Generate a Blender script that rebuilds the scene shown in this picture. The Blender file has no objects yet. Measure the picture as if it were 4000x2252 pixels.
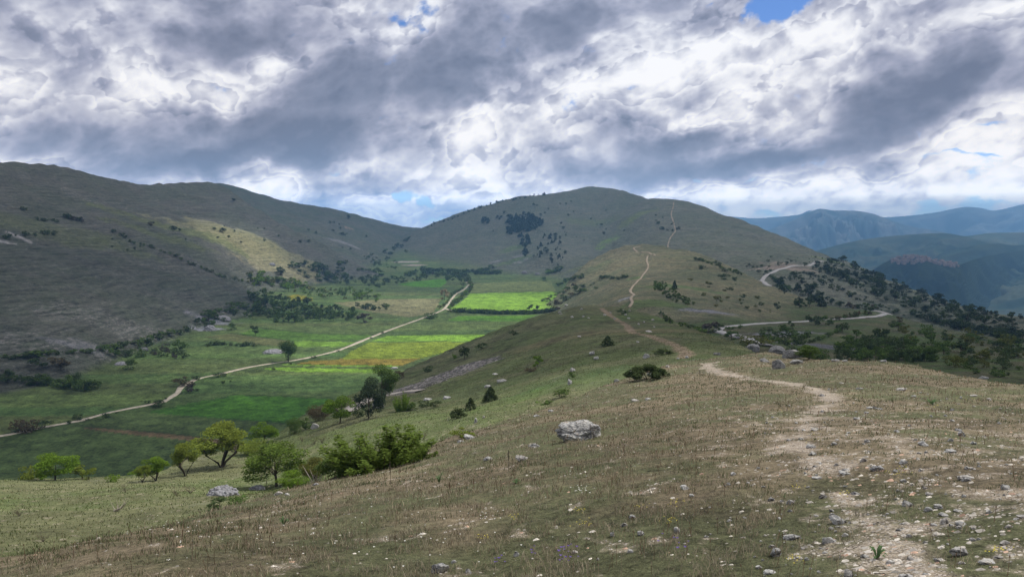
import bpy, math, random
import numpy as np
from mathutils import Vector

# ------------------------------------------------------------------ camera
C = bpy.context.scene.collection
F = 2889.0            # focal length in photo pixels (4000 wide)
HOR = 900.0           # row of the horizon in the photo
PITCH = math.atan((1126 - HOR) / F)
cam_d = bpy.data.cameras.new('camera'); cam = bpy.data.objects.new('camera', cam_d)
C.objects.link(cam); bpy.context.scene.camera = cam
cam_d.sensor_width = 36.0; cam_d.lens = 36.0 * F / 4000
cam_d.clip_start = 0.05; cam_d.clip_end = 60000
cam.location = (0, 0, 0); cam.rotation_euler = (math.pi/2 - PITCH, 0, 0)
sc = bpy.context.scene
sc.view_settings.view_transform = 'Standard'; sc.view_settings.look = 'None'
sc.view_settings.exposure = 0.22; sc.view_settings.gamma = 1.0

def ray(px, py):
    """direction of a photo pixel -> (azimuth, tangent of elevation)"""
    x, y = (np.asarray(px, float) - 2000) / F, -(np.asarray(py, float) - 1126) / F
    c, s = math.cos(PITCH), math.sin(PITCH)
    dy, dz = c + s*y, -s + c*y
    return np.arctan2(x, dy), dz / np.hypot(x, dy)

# ------------------------------------------------------------------ sun and sky
SUN_AZ, SUN_EL = math.radians(62), math.radians(56)      # to the right of the view, a little ahead
SUN_DIR = Vector((math.sin(SUN_AZ)*math.cos(SUN_EL), math.cos(SUN_AZ)*math.cos(SUN_EL), math.sin(SUN_EL)))
sun_d = bpy.data.lights.new('sun', 'SUN'); sun = bpy.data.objects.new('sun', sun_d); C.objects.link(sun)
sun_d.energy = 4.6; sun_d.angle = math.radians(0.5); sun_d.color = (1.0, 0.955, 0.88)
sun.rotation_euler = SUN_DIR.to_track_quat('Z', 'Y').to_euler()

class S:
    """small expression helper over shader math nodes"""
    def __init__(s, nt, sock): s.nt, s.k = nt, sock
    def op(s, o, *a):
        n = s.nt.nodes.new('ShaderNodeMath'); n.operation = o
        for i, v in enumerate((s,) + a):
            if isinstance(v, S): s.nt.links.new(v.k, n.inputs[i])
            else: n.inputs[i].default_value = v
        return S(s.nt, n.outputs[0])
    def __add__(s, b): return s.op('ADD', b)
    def __sub__(s, b): return s.op('SUBTRACT', b)
    def __mul__(s, b): return s.op('MULTIPLY', b)
    def __truediv__(s, b): return s.op('DIVIDE', b)
    def pow(s, b): return s.op('POWER', b)
    def sstep(s, a, b, lo=0.0, hi=1.0):
        n = s.nt.nodes.new('ShaderNodeMapRange'); n.interpolation_type = 'SMOOTHSTEP'
        s.nt.links.new(s.k, n.inputs[0])
        for i, v in ((1, a), (2, b), (3, lo), (4, hi)): n.inputs[i].default_value = v
        return S(s.nt, n.outputs[0])
def vec(nt, x, y, z):
    n = nt.nodes.new('ShaderNodeCombineXYZ')
    for i, v in enumerate((x, y, z)):
        if isinstance(v, S): nt.links.new(v.k, n.inputs[i])
        else: n.inputs[i].default_value = v
    return n.outputs[0]
def noise(nt, v, scale, detail=6, rough=0.55, dist=0.0, lac=2.0):
    n = nt.nodes.new('ShaderNodeTexNoise'); nt.links.new(v, n.inputs['Vector'])
    n.inputs['Scale'].default_value = scale; n.inputs['Detail'].default_value = detail
    n.inputs['Roughness'].default_value = rough; n.inputs['Distortion'].default_value = dist
    n.inputs['Lacunarity'].default_value = lac
    return S(nt, n.outputs[0])
def mixc(nt, f, a, b, mode='MIX'):
    n = nt.nodes.new('ShaderNodeMix'); n.data_type = 'RGBA'; n.blend_type = mode
    for i, v in ((0, f), (6, a), (7, b)):
        if isinstance(v, S): nt.links.new(v.k, n.inputs[i])
        elif isinstance(v, bpy.types.NodeSocket): nt.links.new(v, n.inputs[i])
        elif i == 0: n.inputs[i].default_value = v
        else: n.inputs[i].default_value = (*v, 1)
    return n.outputs[2]

world = bpy.data.worlds.new('World'); sc.world = world; world.use_nodes = True
nt = world.node_tree; nt.nodes.clear()
wo = nt.nodes.new('ShaderNodeOutputWorld'); bg = nt.nodes.new('ShaderNodeBackground')
nt.links.new(bg.outputs[0], wo.inputs[0]); bg.inputs[1].default_value = 0.1
sky = nt.nodes.new('ShaderNodeTexSky'); sky.sky_type = 'NISHITA'; sky.sun_disc = False
sky.sun_elevation = SUN_EL; sky.sun_rotation = SUN_AZ; sky.altitude = 1400; sky.ozone_density = 2.5; sky.dust_density = 0.4
tc = nt.nodes.new('ShaderNodeTexCoord'); sep = nt.nodes.new('ShaderNodeSeparateXYZ')
nt.links.new(tc.outputs['Generated'], sep.inputs[0])
dx, dy, dz = (S(nt, sep.outputs[i]) for i in range(3))
AZ = dx.op('ARCTAN2', dy); EL = dz.op('ARCSINE')
# coordinates of the clouds: angles measured in units of 100 photo pixels (about two degrees)
K = 28.89
X0, Y0 = AZ*K, EL*K
base = vec(nt, X0, Y0*1.25, 0.0)
w1 = noise(nt, base, 0.16, 2, 0.5) - 0.5; w2 = noise(nt, vec(nt, X0 + 31.0, Y0*1.25, 4.0), 0.16, 2, 0.5) - 0.5
w3 = noise(nt, base, 0.7, 3, 0.6) - 0.5;  w4 = noise(nt, vec(nt, X0 + 57.0, Y0*1.25, 9.0), 0.7, 3, 0.6) - 0.5
X = X0 + w1*2.2 + w3*1.5; Y = Y0 + w2*1.6 + w4*1.2
P = vec(nt, X, Y, 0.0)
def blobs(lst):
    tot = None
    for (px, py, sx, sy, ang, amp) in lst:
        az, te = ray(px, py)
        m = nt.nodes.new('ShaderNodeMapping'); m.vector_type = 'TEXTURE'
        nt.links.new(P, m.inputs[0])
        m.inputs[1].default_value = (float(az)*K, math.atan(float(te))*K, 0)
        m.inputs[2].default_value = (0, 0, math.radians(ang)); m.inputs[3].default_value = (sx/100, sy/100, 1)
        d = nt.nodes.new('ShaderNodeVectorMath'); d.operation = 'DOT_PRODUCT'
        nt.links.new(m.outputs[0], d.inputs[0]); nt.links.new(m.outputs[0], d.inputs[1])
        q = nt.nodes.new('ShaderNodeMath'); q.operation = 'MULTIPLY_ADD'      # 1/(1+d/2)^3 ~ soft blob
        nt.links.new(d.outputs['Value'], q.inputs[0]); q.inputs[1].default_value = 0.5; q.inputs[2].default_value = 1
        b = S(nt, q.outputs[0]).pow(-3.5) * amp
        tot = b if tot is None else tot + b
    return tot
DARK = blobs([
 (1500,330,480,200,25,.42),(1230,570,260,110,5,.50),(1950,260,400,120,25,.34),(2350,70,420,110,10,.20),
 (330,520,330,110,5,.42),(800,600,300,50,12,.44),(1330,740,170,55,0,.30),(300,230,320,70,0,.20),(1000,180,350,80,5,.28),
 (1010,470,180,70,0,.25),(3680,310,230,120,20,.55),(3350,520,280,120,25,.42),(2920,650,420,55,10,.52),(2650,560,380,80,15,.34),
 (3400,215,110,50,0,.30),(2420,700,240,50,0,.34),(2150,640,300,60,0,.12),(1150,100,220,60,0,.16),(3450,700,120,60,0,.35),
 (60,350,120,100,0,-.35),(520,330,180,75,0,-.50),(930,735,270,65,5,-.95),(1020,620,80,45,0,-.35),(870,370,90,50,0,-.50),
 (1040,250,90,60,0,-.45),(1570,150,130,80,0,-.35),(2700,215,260,70,20,-.45),(2750,455,140,50,5,-.50),(3150,150,380,60,12,-.50),
 (3850,560,240,130,0,-.50),(3000,790,420,50,0,-1.0),(3750,770,400,80,0,-.85),(1850,520,260,80,38,-.42),(2250,400,260,60,30,-.36),
 (2500,330,150,70,20,-.35),(3750,70,300,70,0,-.35),(1500,815,180,50,0,-.85),(1850,790,160,50,0,-.35),(1950,640,160,60,20,-.3),(3650,800,500,45,0,-.5),(2950,860,320,35,0,-.7),(150,640,200,45,0,-.4),(3300,190,150,70,0,-.3),(2950,350,200,70,20,-.2)])
HOLE = blobs([(3040,10,200,75,14,1.5),(1535,95,85,45,-15,.60),(1585,775,50,26,20,1.0),(1665,800,60,22,0,.9),(1720,850,140,22,0,.9),
 (3720,610,320,14,2,.50),(3560,520,150,14,25,.42),(2780,730,330,20,5,.34),(3500,850,900,28,0,.55),(3800,500,300,14,6,.38),
 (650,255,40,22,0,.34),(2400,480,60,25,0,.2)])
XN = X0 + w1*1.6 + w3*0.35; YN = Y0 + w2*1.2 + w4*0.3
def voro(v, scale):
    n = nt.nodes.new('ShaderNodeTexVoronoi'); n.feature = 'SMOOTH_F1'; n.voronoi_dimensions = '2D'; nt.links.new(v, n.inputs['Vector'])
    n.inputs['Scale'].default_value = scale; n.inputs['Smoothness'].default_value = 0.35; n.inputs['Detail'].default_value = 3.0
    n.inputs['Roughness'].default_value = 0.56; n.inputs['Lacunarity'].default_value = 2.2; n.normalize = True
    return S(nt, n.outputs['Distance'])
def fields(ox, oy):
    xx, yy = XN + ox, YN + oy            # rows of cloud rise towards the right
    p = vec(nt, xx*0.80 + yy*0.29, yy*1.22 - xx*0.40, 0.0)
    return noise(nt, p, 0.26, 7, 0.52), noise(nt, p, 0.78, 10, 0.58), voro(p, 0.40)
n1, n2, pf = fields(0.0, 0.0)
n1s, n2s, pfs = fields(-0.22, -0.36)      # the same field a little nearer the light: its slope gives the sunlit sides
relief = (n1 - n1s)*2.2 + (n2 - n2s)*1.0 + (pfs - pf)*2.3
h = DARK*1.0 + 0.42 + (n1 - 0.5)*0.95 + (n2 - 0.5)*0.22 - (pf - 0.42)*0.95
saw = nt.nodes.new('ShaderNodeValToRGB'); nt.links.new((h*0.6 + 0.15 + w1*0.40 + (n2 - 0.5)*0.04).k, saw.inputs[0])
se = saw.color_ramp; se.elements[0].position = 0.0; se.elements[0].color = (.16,.16,.16,1); se.elements[1].position = 1.0; se.elements[1].color = (.98,)*3+(1,)
for p, c in ((.18,.08),(.315,.36),(.335,.08),(.46,.50),(.485,.32),(.66,.74),(.82,.90)):
    e = se.elements.new(p); e.color = (c, c, c, 1)
sawv = S(nt, saw.outputs[0])
calm = h.sstep(0.45, 1.1, 1.0, 0.40)
dk = (sawv*0.66 + h.sstep(-0.1, 1.15)*0.36 - relief*calm*0.75).op('MAXIMUM', 0.0).op('MINIMUM', 1.0)
cover = (n1 - 0.5)*1.2 + (n2 - 0.5)*2.2 - (pf - 0.42)*0.6 - HOLE + 0.50
cv = cover.sstep(-0.20, 0.22)
ramp = nt.nodes.new('ShaderNodeValToRGB'); nt.links.new(dk.k, ramp.inputs[0])
cr = ramp.color_ramp; cr.interpolation = 'LINEAR'
cr.elements[0].position = 0; cr.elements[0].color = (8.0, 8.1, 8.4, 1)
cr.elements[1].position = 1; cr.elements[1].color = (1.25, 1.42, 2.05, 1)
for p, c in ((0.20, (6.7, 6.85, 7.4)), (0.40, (4.5, 4.65, 5.5)), (0.60, (2.95, 3.1, 4.05)), (0.80, (1.9, 2.08, 2.85))):
    e = cr.elements.new(p); e.color = (*c, 1)
skyc = mixc(nt, 1.0, sky.outputs[0], (0.55, 0.70, 1.0), 'MULTIPLY')
lowb = ((dz.op('MAXIMUM', 0.03).pow(-1.0))*0.066).op('EXPONENT').op('MINIMUM', 4.6)        # the sky low down is seen through the haze layer
fin = nt.nodes.new('ShaderNodeVectorMath'); fin.operation = 'SCALE'
nt.links.new(mixc(nt, cv, skyc, ramp.outputs[0]), fin.inputs[0]); nt.links.new(lowb.k, fin.inputs[3])
warm = EL.sstep(0.0, 0.30, 1.0, 0.25)
nt.links.new(mixc(nt, warm, fin.outputs[0], (1.08, 1.0, 0.90), 'MULTIPLY'), bg.inputs[0])
world.cycles.sampling_method = 'MANUAL'; world.cycles.sample_map_resolution = 512
# ------------------------------------------------------------------ terrain heights
rng = np.random.default_rng(7)
def tps(P, V, Q):
    """thin plate spline through points P (n,2), values V, evaluated at Q (m,2)"""
    def ker(d2): return np.where(d2 > 1e-12, 0.5*d2*np.log(np.maximum(d2, 1e-12)), 0.0)
    n = len(P)
    A = ker(((P[:, None] - P[None])**2).sum(-1)) + np.eye(n)*1e-4
    B = np.hstack([np.ones((n, 1)), P]); M = np.vstack([np.hstack([A, B]), np.hstack([B.T, np.zeros((3, 3))])])
    w = np.linalg.solve(M, np.concatenate([V, np.zeros(3)]))
    out = w[n] + Q @ w[n+1:]
    for i in range(n): out = out + w[i]*ker(((Q - P[i])**2).sum(-1))
    return out
ZV = -80.0            # height of the valley floor below the eye
# every hill: crest (px, py, distance), body points, hidden points (px, distance, height), window in px, back slope
LAYERS = {
 'near': dict(
   crest=[(-600,2420,8.5),(-200,2250,9.5),(0,2172,10.5),(300,2120,12),(600,2063,14),(900,1975,16),(1150,1903,18.5),(1400,1832,21),(1600,1765,24),(1800,1693,28),(2100,1603,34),
          (2300,1530,40),(2500,1462,48),(2700,1410,58),(2850,1392,64),(3000,1375,62),(3150,1400,56),(3300,1402,50),(3500,1412,46),(3700,1452,41),(3850,1482,36),(4000,1502,32),(4400,1600,26),(5000,1750,22)],
   body=[(4000,2252,4.7),(3000,2252,4.9),(2000,2252,5.5),(1000,2252,6.2),(300,2252,7.2),(3500,1800,9.5),(2700,1800,10.6),(2260,1705,18),(2000,1900,10.2),(1300,1990,11),(3000,1600,20),(3600,1600,21)],
   hid=[(2000,2.5,-1.95),(4200,2.0,-1.75),(0,3.0,-2.3),(2000,1.0,-1.7),(4000,1.0,-1.65),(-200,1.0,-1.75)], win=(-30000,30000), b=0.55, a=0.04),
 'slope': dict(
   crest=[(-300,1880,80),(0,1868,84),(150,1862,86),(300,1858,88),(600,1838,90),(750,1780,96),(900,1745,104),(1050,1705,112),(1150,1640,125),(1250,1585,140),(1350,1545,165),(1480,1490,195),(1600,1430,215),(1750,1362,230),
          (1900,1298,245),(2000,1262,255),(2150,1217,265),(2300,1192,270),(2400,1196,265),(2500,1214,250),(2600,1240,235),(2700,1275,200),(2800,1310,160),(2900,1348,125),(3000,1400,100),(3150,1470,85),(3400,1600,70)],
   body=[(0,2100,32),(0,1980,50),(300,2000,45),(300,1920,62),(600,1980,42),(600,1900,60),(860,1925,50),(1090,1905,58),(1100,1780,85),(1300,1780,66),(1500,1740,60),(1500,1640,86),(1300,1640,110),(1650,1600,100),
         (1450,1560,140),(1750,1500,135),(1900,1560,90),(1900,1420,160),(2100,1540,78),(2100,1400,140),(2300,1480,80),(2300,1300,175),(2500,1400,100),(2540,1310,150),(2400,1245,215),(2660,1392,95),(2760,1370,100),(2850,1400,88),(3000,1440,80)],
   hid=[(0,20,-8.0),(600,22,-9.5),(1200,28,-10.5),(1800,42,-13),(2300,58,-14.5),(2700,72,-15.5),(3000,72,-17)], win=(-900,3300), b=1.0, a=0.25),
 'bowl': dict(
   crest=[(2700,1190,560),(2800,1165,600),(2900,1140,640),(3000,1138,660),(3100,1160,640),(3200,1180,620),(3300,1195,600),(3400,1207,580),(3480,1222,560),(3600,1255,520),(3700,1280,480),(3850,1310,430),(4000,1330,400),(4400,1370,380)],
   body=[(2760,1250,380),(2830,1292,330),(2900,1338,230),(3000,1262,400),(3000,1330,270),(3100,1390,210),(3250,1390,220),(3250,1290,330),(3400,1236,470),(3400,1320,300),(3500,1400,220),(3700,1430,190),(3700,1340,320),(3900,1490,150),(4000,1400,230),(4300,1500,170)],
   hid=[(2600,260,-48),(3000,120,-30),(3500,110,-28),(4000,90,-27)], win=(2560,5200), b=0.9, a=0.03),
 'spur': dict(
   crest=[(1900,1270,760),(2000,1240,770),(2100,1205,790),(2180,1150,830),(2230,1085,880),(2300,1025,930),(2380,985,980),(2460,962,1000),(2530,958,1000),(2620,965,960),(2700,983,900),(2800,1020,820),(2900,1062,760),(3000,1110,700),(3100,1150,640),(3300,1230,560)],
   body=[(2230,1190,740),(2300,1150,720),(2300,1080,850),(2400,1080,780),(2350,1175,560),(2470,1190,430),(2480,1120,600),(2550,1000,850),(2600,1200,420),(2600,1140,520),(2700,1130,560),(2700,1200,440),(2800,1150,560),(2800,1240,400),(2900,1130,620),(2900,1200,470),(3000,1200,500)],
   hid=[(1900,500,-90),(2200,380,-75),(2500,320,-60),(2900,320,-58),(1700,600,-95),(2050,700,-84)], win=(1900,3150), b=2.2, a=0.10),
 'peak': dict(
   crest=[(1500,1000,2300),(1560,930,2300),(1640,892,2350),(1700,868,2350),(1800,828,2300),(1900,800,2250),(1980,778,2200),(2050,765,2200),(2150,755,2200),(2250,735,2250),(2330,726,2300),(2390,732,2250),(2450,748,2200),(2540,774,2050),
          (2620,776,1950),(2700,790,1900),(2800,822,1850),(2900,862,1800),(3050,922,1650),(3200,985,1450),(3300,1020,1350),(3400,1060,1250),(3500,1105,1150),(3600,1148,1060),(3700,1182,980),(3850,1220,880),(4000,1248,800),(4300,1290,700)],
   body=[(1600,1000,1900),(1700,1040,1600),(1850,1062,1450),(2000,1070,1350),(2150,1065,1300),(1700,950,2000),(1850,950,1850),(2000,980,1650),(2000,880,1950),(2150,990,1450),(2150,880,1850),(2200,1030,1330),(2320,1000,1500),(2330,900,1850),(2350,820,2050),
         (2500,930,1500),(2470,850,1800),(2620,950,1280),(2640,870,1600),(2800,1000,1100),(2800,910,1500),(2990,1118,820),(3010,1062,900),(3050,990,1200),(3210,1023,1120),(3150,1150,740),(3300,1120,880),(3500,1200,740),(3700,1250,620),(4000,1300,520)],
   hid=[(1500,1700,-85),(1700,1250,-100),(2000,1000,-110),(2300,900,-100),(2600,700,-90),(3000,560,-90),(3500,500,-85),(4000,420,-80)], win=(1480,4700), b=2.0, a=0.05),
 'bulge': dict(
   crest=[(-500,925,760),(-200,930,790),(0,938,820),(200,950,850),(380,985,850),(500,1018,840),(600,1048,830),(700,1072,830),(800,1092,840),(900,1112,860),(960,1138,845),(1050,1178,820),(1150,1215,790)],
   body=[(0,1365,490),(300,1338,520),(600,1275,610),(800,1200,720),(900,1160,790),(0,1200,590),(300,1150,640),(550,1130,720),(0,1050,680),(250,1040,740),(750,1130,780)],
   hid=[(0,400,-92),(300,430,-92),(600,510,-92),(850,620,-92),(-300,420,-88)], win=(-1500,1130), b=1.5, a=0.12),
 'west': dict(
   crest=[(-900,560,1000),(-400,590,1080),(0,624,1150),(150,640,1200),(250,655,1250),(350,678,1300),(450,698,1350),(560,717,1450),(640,718,1500),(700,713,1550),(800,713,1600),(870,730,1600),(930,765,1560),(1000,810,1500),(1080,860,1450),(1150,900,1400),(1230,935,1370),(1300,975,1350),(1400,1032,1330),(1500,1075,1300),(1600,1105,1280)],
   body=[(0,900,880),(300,940,920),(600,1010,930),(850,1080,950),(1000,1075,1060),(1100,1050,1120),(1250,1015,1240),(0,760,1030),(300,800,1100),(600,860,1150),(850,900,1180),(1000,950,1180),(650,950,1020),(900,1010,1060),(450,890,1000),(600,780,1350),(850,800,1400)],
   hid=[(0,700,-75),(500,750,-85),(1000,880,-95),(1300,1100,-95)], win=(-2000,1580), b=1.6, a=0.10),
 'saddle': dict(
   crest=[(400,740,2300),(700,722,2300),(800,712,2300),(850,716,2300),(1000,752,2300),(1100,778,2300),(1200,800,2350),(1290,813,2400),(1330,822,2400),(1400,840,2500),(1500,868,2550),(1600,887,2600),(1680,893,2600),(1800,915,2600),(1950,960,2600)],
   body=[(1000,870,1800),(1200,900,1800),(1200,960,1600),(1300,1000,1500),(1400,960,1800),(1420,1015,1600),(1500,940,2150),(1550,990,1950),(1300,880,2100),(900,830,1900)],
   hid=[(900,1300,-60),(1200,1300,-85),(1500,1500,-90)], win=(500,1880), b=2.0, a=0.05),
}
for L in LAYERS.values():
    th, te = ray([c[0] for c in L['crest']], [c[1] for c in L['crest']])
    L['cth'], L['clr'], L['cq'] = th, np.log([c[2] for c in L['crest']]), te
    bth, bte = ray([c[0] for c in L['body']], [c[1] for c in L['body']])
    hth, _ = ray([c[0] for c in L['hid']], [1126]*len(L['hid']))
    T = np.concatenate([th, bth, hth]); R = np.concatenate([np.exp(L['clr']), [c[2] for c in L['body']], [c[1] for c in L['hid']]])
    Q = np.concatenate([te, bte, [c[2]/c[1] for c in L['hid']]])
    L['P'] = np.stack([T*2.2, np.log(R)], 1); L['V'] = Q + 1.6/R
    L['w'] = ray(list(L['win']), [1126, 1126])[0]
    # extra sink for what lies in front of the first points
    L['rmin'] = np.log(R.min())

def pchip(x, y, q):
    h = np.diff(x); d = np.diff(y)/h; m = np.zeros_like(y)
    m[1:-1] = np.where(d[:-1]*d[1:] > 0, 2*d[:-1]*d[1:]/np.where(d[:-1]+d[1:] == 0, 1, d[:-1]+d[1:]), 0)
    m[0], m[-1] = d[0], d[-1]
    q = np.clip(q, x[0], x[-1]); i = np.clip(np.searchsorted(x, q) - 1, 0, len(h)-1); t = (q - x[i])/h[i]
    return (2*t**3-3*t**2+1)*y[i] + (t**3-2*t**2+t)*h[i]*m[i] + (-2*t**3+3*t**2)*y[i+1] + (t**3-t**2)*h[i]*m[i+1]

# coarse tables of each hill in (azimuth, log distance)
TH = np.linspace(-0.98, 0.98, 420); LR = np.linspace(math.log(0.5), math.log(9000), 420)
TT, LL = np.meshgrid(TH, LR, indexing='ij')
names = list(LAYERS); TAB = []
def sst(x): x = np.clip(x, 0, 1); return x*x*(3-2*x)
for k in names:
    L = LAYERS[k]
    o = np.argsort(L['cth']); lrc = pchip(L['cth'][o], L['clr'][o], TT)
    le = np.minimum(LL, lrc); le = np.maximum(le, L['rmin'] - 0.05)
    thc = np.clip(TT, L['cth'].min() - 0.05, L['cth'].max() + 0.05)
    s = tps(L['P'], L['V'], np.stack([thc.ravel()*2.2, le.ravel()], 1)).reshape(TT.shape)
    # pull the crest onto its line exactly
    qc_fit = tps(L['P'], L['V'], np.stack([thc[:, :1].ravel()*2.2, lrc[:, :1].ravel()], 1))[:, None] - 1.6/np.exp(lrc)
    qc = pchip(L['cth'][o], L['cq'][o], TT[:, :1])
    q = s - 1.6/np.exp(LL) + (qc - qc_fit)*np.exp(-((LL-lrc)/0.25)**2)
    t = np.maximum(LL - lrc, 0); q = np.where(t > 0, qc - L['a']*t - L['b']*t*t + 0*q, q)
    if k != 'near':
        q = q - 0.25*np.maximum(L['rmin'] - 0.08 - LL, 0)
    out = np.maximum(L['w'][0] - TT, 0) + np.maximum(TT - L['w'][1], 0)
    q = q - 1.2*out - 6*out**2
    TAB.append(q)
TAB = np.array(TAB)

# tileable gradient noise on a lattice
PERM = rng.permutation(4096)
GR = rng.normal(size=(4096, 2)); GR /= np.linalg.norm(GR, axis=1)[:, None]
def gnoise(x, y):
    x0 = np.floor(x).astype(int); y0 = np.floor(y).astype(int); fx, fy = x-x0, y-y0
    u, v = fx*fx*fx*(fx*(fx*6-15)+10), fy*fy*fy*(fy*(fy*6-15)+10)
    def g(i, j):
        h = PERM[(PERM[(x0+i) & 4095] + y0+j) & 4095]; return GR[h, 0]*(fx-i) + GR[h, 1]*(fy-j)
    a, b, c, d = g(0, 0), g(1, 0), g(0, 1), g(1, 1)
    return ((a*(1-u)+b*u)*(1-v) + (c*(1-u)+d*u)*v)*1.4
def fbm(x, y, s, o=4, r=0.5):
    x = np.asarray(x, float)/s; y = np.asarray(y, float)/s; t = 0; a = 1
    for i in range(o): t = t + a*gnoise(x+17.3*i, y-9.1*i); a *= r; x, y = x*2.03, y*2.03
    return t

def heights(TH_, LR_, full=False):
    """height of the ground for azimuth / log distance arrays"""
    shp = np.shape(TH_)
    th = np.clip(np.ravel(TH_), TH[0], TH[-1]-1e-9); lr = np.clip(np.ravel(LR_), LR[0], LR[-1]-1e-9)
    fi = (th-TH[0])/(TH[1]-TH[0]); fj = (lr-LR[0])/(LR[1]-LR[0])
    i, j = fi.astype(int), fj.astype(int); i = np.minimum(i, len(TH)-2); j = np.minimum(j, len(LR)-2); a, b = fi-i, fj-j
    R = np.exp(np.ravel(LR_)); tr = np.ravel(TH_); X, Y = R*np.sin(tr), R*np.cos(tr)
    q = TAB[:, i, j]*(1-a)*(1-b) + TAB[:, i+1, j]*a*(1-b) + TAB[:, i, j+1]*(1-a)*b + TAB[:, i+1, j+1]*a*b
    back = sst((np.abs(tr)-0.9)/1.3); q[0] = q[0]*(1-back) + (-1.66/R+0.03)*back
    zf = ZV + 22*sst((R-1250)/900) - 255*sst((tr-0.27)/0.16)*sst((R-430)/850) - 40*sst((R-2600)/1500)
    qa = np.vstack([q, (zf/R)[None]])
    # smooth maximum
    kk = np.clip(0.035/np.sqrt(R)*0+0.0016, 0, 1) + 0.006*np.exp(-R/60)
    m = qa.max(0); w = np.exp((qa-m)/kk); Q = m + kk*np.log(w.sum(0)); w /= w.sum(0)
    Z = Q*R
    steep = 1 - w[-1]
    n = fbm(X, Y, 160, 3)*2.2 + fbm(X+900, Y, 45, 3)*0.7
    Z = Z + n*steep*sst((R-120)/500)
    gul = (1-np.abs(fbm(X+400, Y+90, 120, 4, .55))*2.2); far_ = (w[1:-1].sum(0) - w[names.index('slope')])
    Z = Z + gul*2.6*np.clip(far_, 0, 1)*sst((R-450)/500)
    Z = Z + fbm(X, Y, 14, 4)*0.22*sst((R-14)/60)*(0.25+0.75*steep)
    Z = Z + fbm(X, Y, 2.2, 4, 0.6)*0.055*(1-sst((R-60)/150)) + fbm(X, Y, 0.45, 3, 0.6)*0.012*(1-sst((R-12)/30))
    if full: return Z.reshape(shp), w
    return Z.reshape(shp)
# ------------------------------------------------------------------ the ground sheet
NT, NR = 1330, 1180
th_front = np.linspace(-0.74, 0.74, NT)
th_back = np.concatenate([np.linspace(0.74, 2*math.pi-0.74, 190)[1:-1]])
GTH = np.concatenate([th_front, th_back]); GLR = np.linspace(math.log(0.8), math.log(7000), NR)
gT, gL = np.meshgrid(GTH, GLR, indexing='ij')
gTw = (gT + math.pi) % (2*math.pi) - math.pi
gR = np.exp(gL); gX, gY = gR*np.sin(gTw), gR*np.cos(gTw)
gZ, gW = heights(gTw, gL, True); gW = gW.reshape(len(names)+1, *gT.shape)

def ground_z(x, y):
    """height of the sheet at a world point (bilinear on the sheet itself)"""
    x = np.asarray(x, float); y = np.asarray(y, float)
    t = np.arctan2(x, y); l = np.log(np.maximum(np.hypot(x, y), 0.81))
    fi = np.clip((t-th_front[0])/(th_front[1]-th_front[0]), 0, NT-1.001); fj = np.clip((l-GLR[0])/(GLR[1]-GLR[0]), 0, NR-1.001)
    i, j = fi.astype(int), fj.astype(int); a, b = fi-i, fj-j
    return gZ[i, j]*(1-a)*(1-b)+gZ[i+1, j]*a*(1-b)+gZ[i, j+1]*(1-a)*b+gZ[i+1, j+1]*a*b
def hit(px, py, rmin=1.0):
    """where the sight line through a photo pixel meets the ground"""
    th, te = ray(px, py); th = float(th); te = float(te)
    fi = (th-th_front[0])/(th_front[1]-th_front[0]); i = int(np.clip(fi, 0, NT-2)); a = fi-i
    z = gZ[i]*(1-a) + gZ[i+1]*a; r = np.exp(GLR)
    above = (z - te*r > 0) & (r > rmin)
    if not above.any(): return None
    k = int(np.argmax(above))
    if k > 0 and r[k-1] > rmin:
        f0, f1 = z[k-1]-te*r[k-1], z[k]-te*r[k]; t = -f0/(f1-f0) if f1 != f0 else 0
        R = r[k-1]+(r[k]-r[k-1])*t
    else: R = r[k]
    x, y = R*math.sin(th), R*math.cos(th)
    return x, y, float(ground_z(x, y))
# ------------------------------------------------------------------ scene helpers
def tag(o, label=None, cat=None, group=None, kind=None):
    if label: o['label'] = label
    if cat: o['category'] = cat
    if group: o['group'] = group
    if kind: o['kind'] = kind
    return o
def mesh_np(name, v, faces_flat, fsize, mats=(), smooth=True, uvcol=None):
    """mesh from arrays: v (n,3), faces_flat (m*fsize) or list of sizes"""
    me = bpy.data.meshes.new(name); v = np.asarray(v, np.float32); ff = np.asarray(faces_flat, np.int32).ravel()
    me.vertices.add(len(v)); me.vertices.foreach_set('co', v.ravel())
    fs = np.full(len(ff)//fsize, fsize, np.int32) if np.isscalar(fsize) else np.asarray(fsize, np.int32)
    st = np.concatenate([[0], np.cumsum(fs)[:-1]]).astype(np.int32)
    me.loops.add(len(ff)); me.loops.foreach_set('vertex_index', ff)
    me.polygons.add(len(fs)); me.polygons.foreach_set('loop_start', st); me.polygons.foreach_set('loop_total', fs)
    me.polygons.foreach_set('use_smooth', np.full(len(fs), smooth))
    for m in mats: me.materials.append(m)
    if uvcol is not None:
        a = me.color_attributes.new('tint', 'FLOAT_COLOR', 'POINT')
        c = np.ones((len(v), 4), np.float32); c[:, :uvcol.shape[1]] = uvcol; a.data.foreach_set('color', c.ravel())
    me.update(calc_edges=True)
    return me
def link(name, me, parent=None):
    o = bpy.data.objects.new(name, me); C.objects.link(o)
    if parent: o.parent = parent
    return o
def mat(name, rough=0.9, spec=0.2):
    m = bpy.data.materials.new(name); m.use_nodes = True; t = m.node_tree
    b = t.nodes['Principled BSDF']; b.inputs['Roughness'].default_value = rough
    b.inputs['Specular IOR Level'].default_value = spec
    return m, t, b
def attr(t, n='tint'):
    a = t.nodes.new('ShaderNodeAttribute'); a.attribute_name = n; return a
def objco(t):
    return t.nodes.new('ShaderNodeTexCoord').outputs['Object']
def worldco(t):
    return t.nodes.new('ShaderNodeNewGeometry').outputs['Position']
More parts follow.
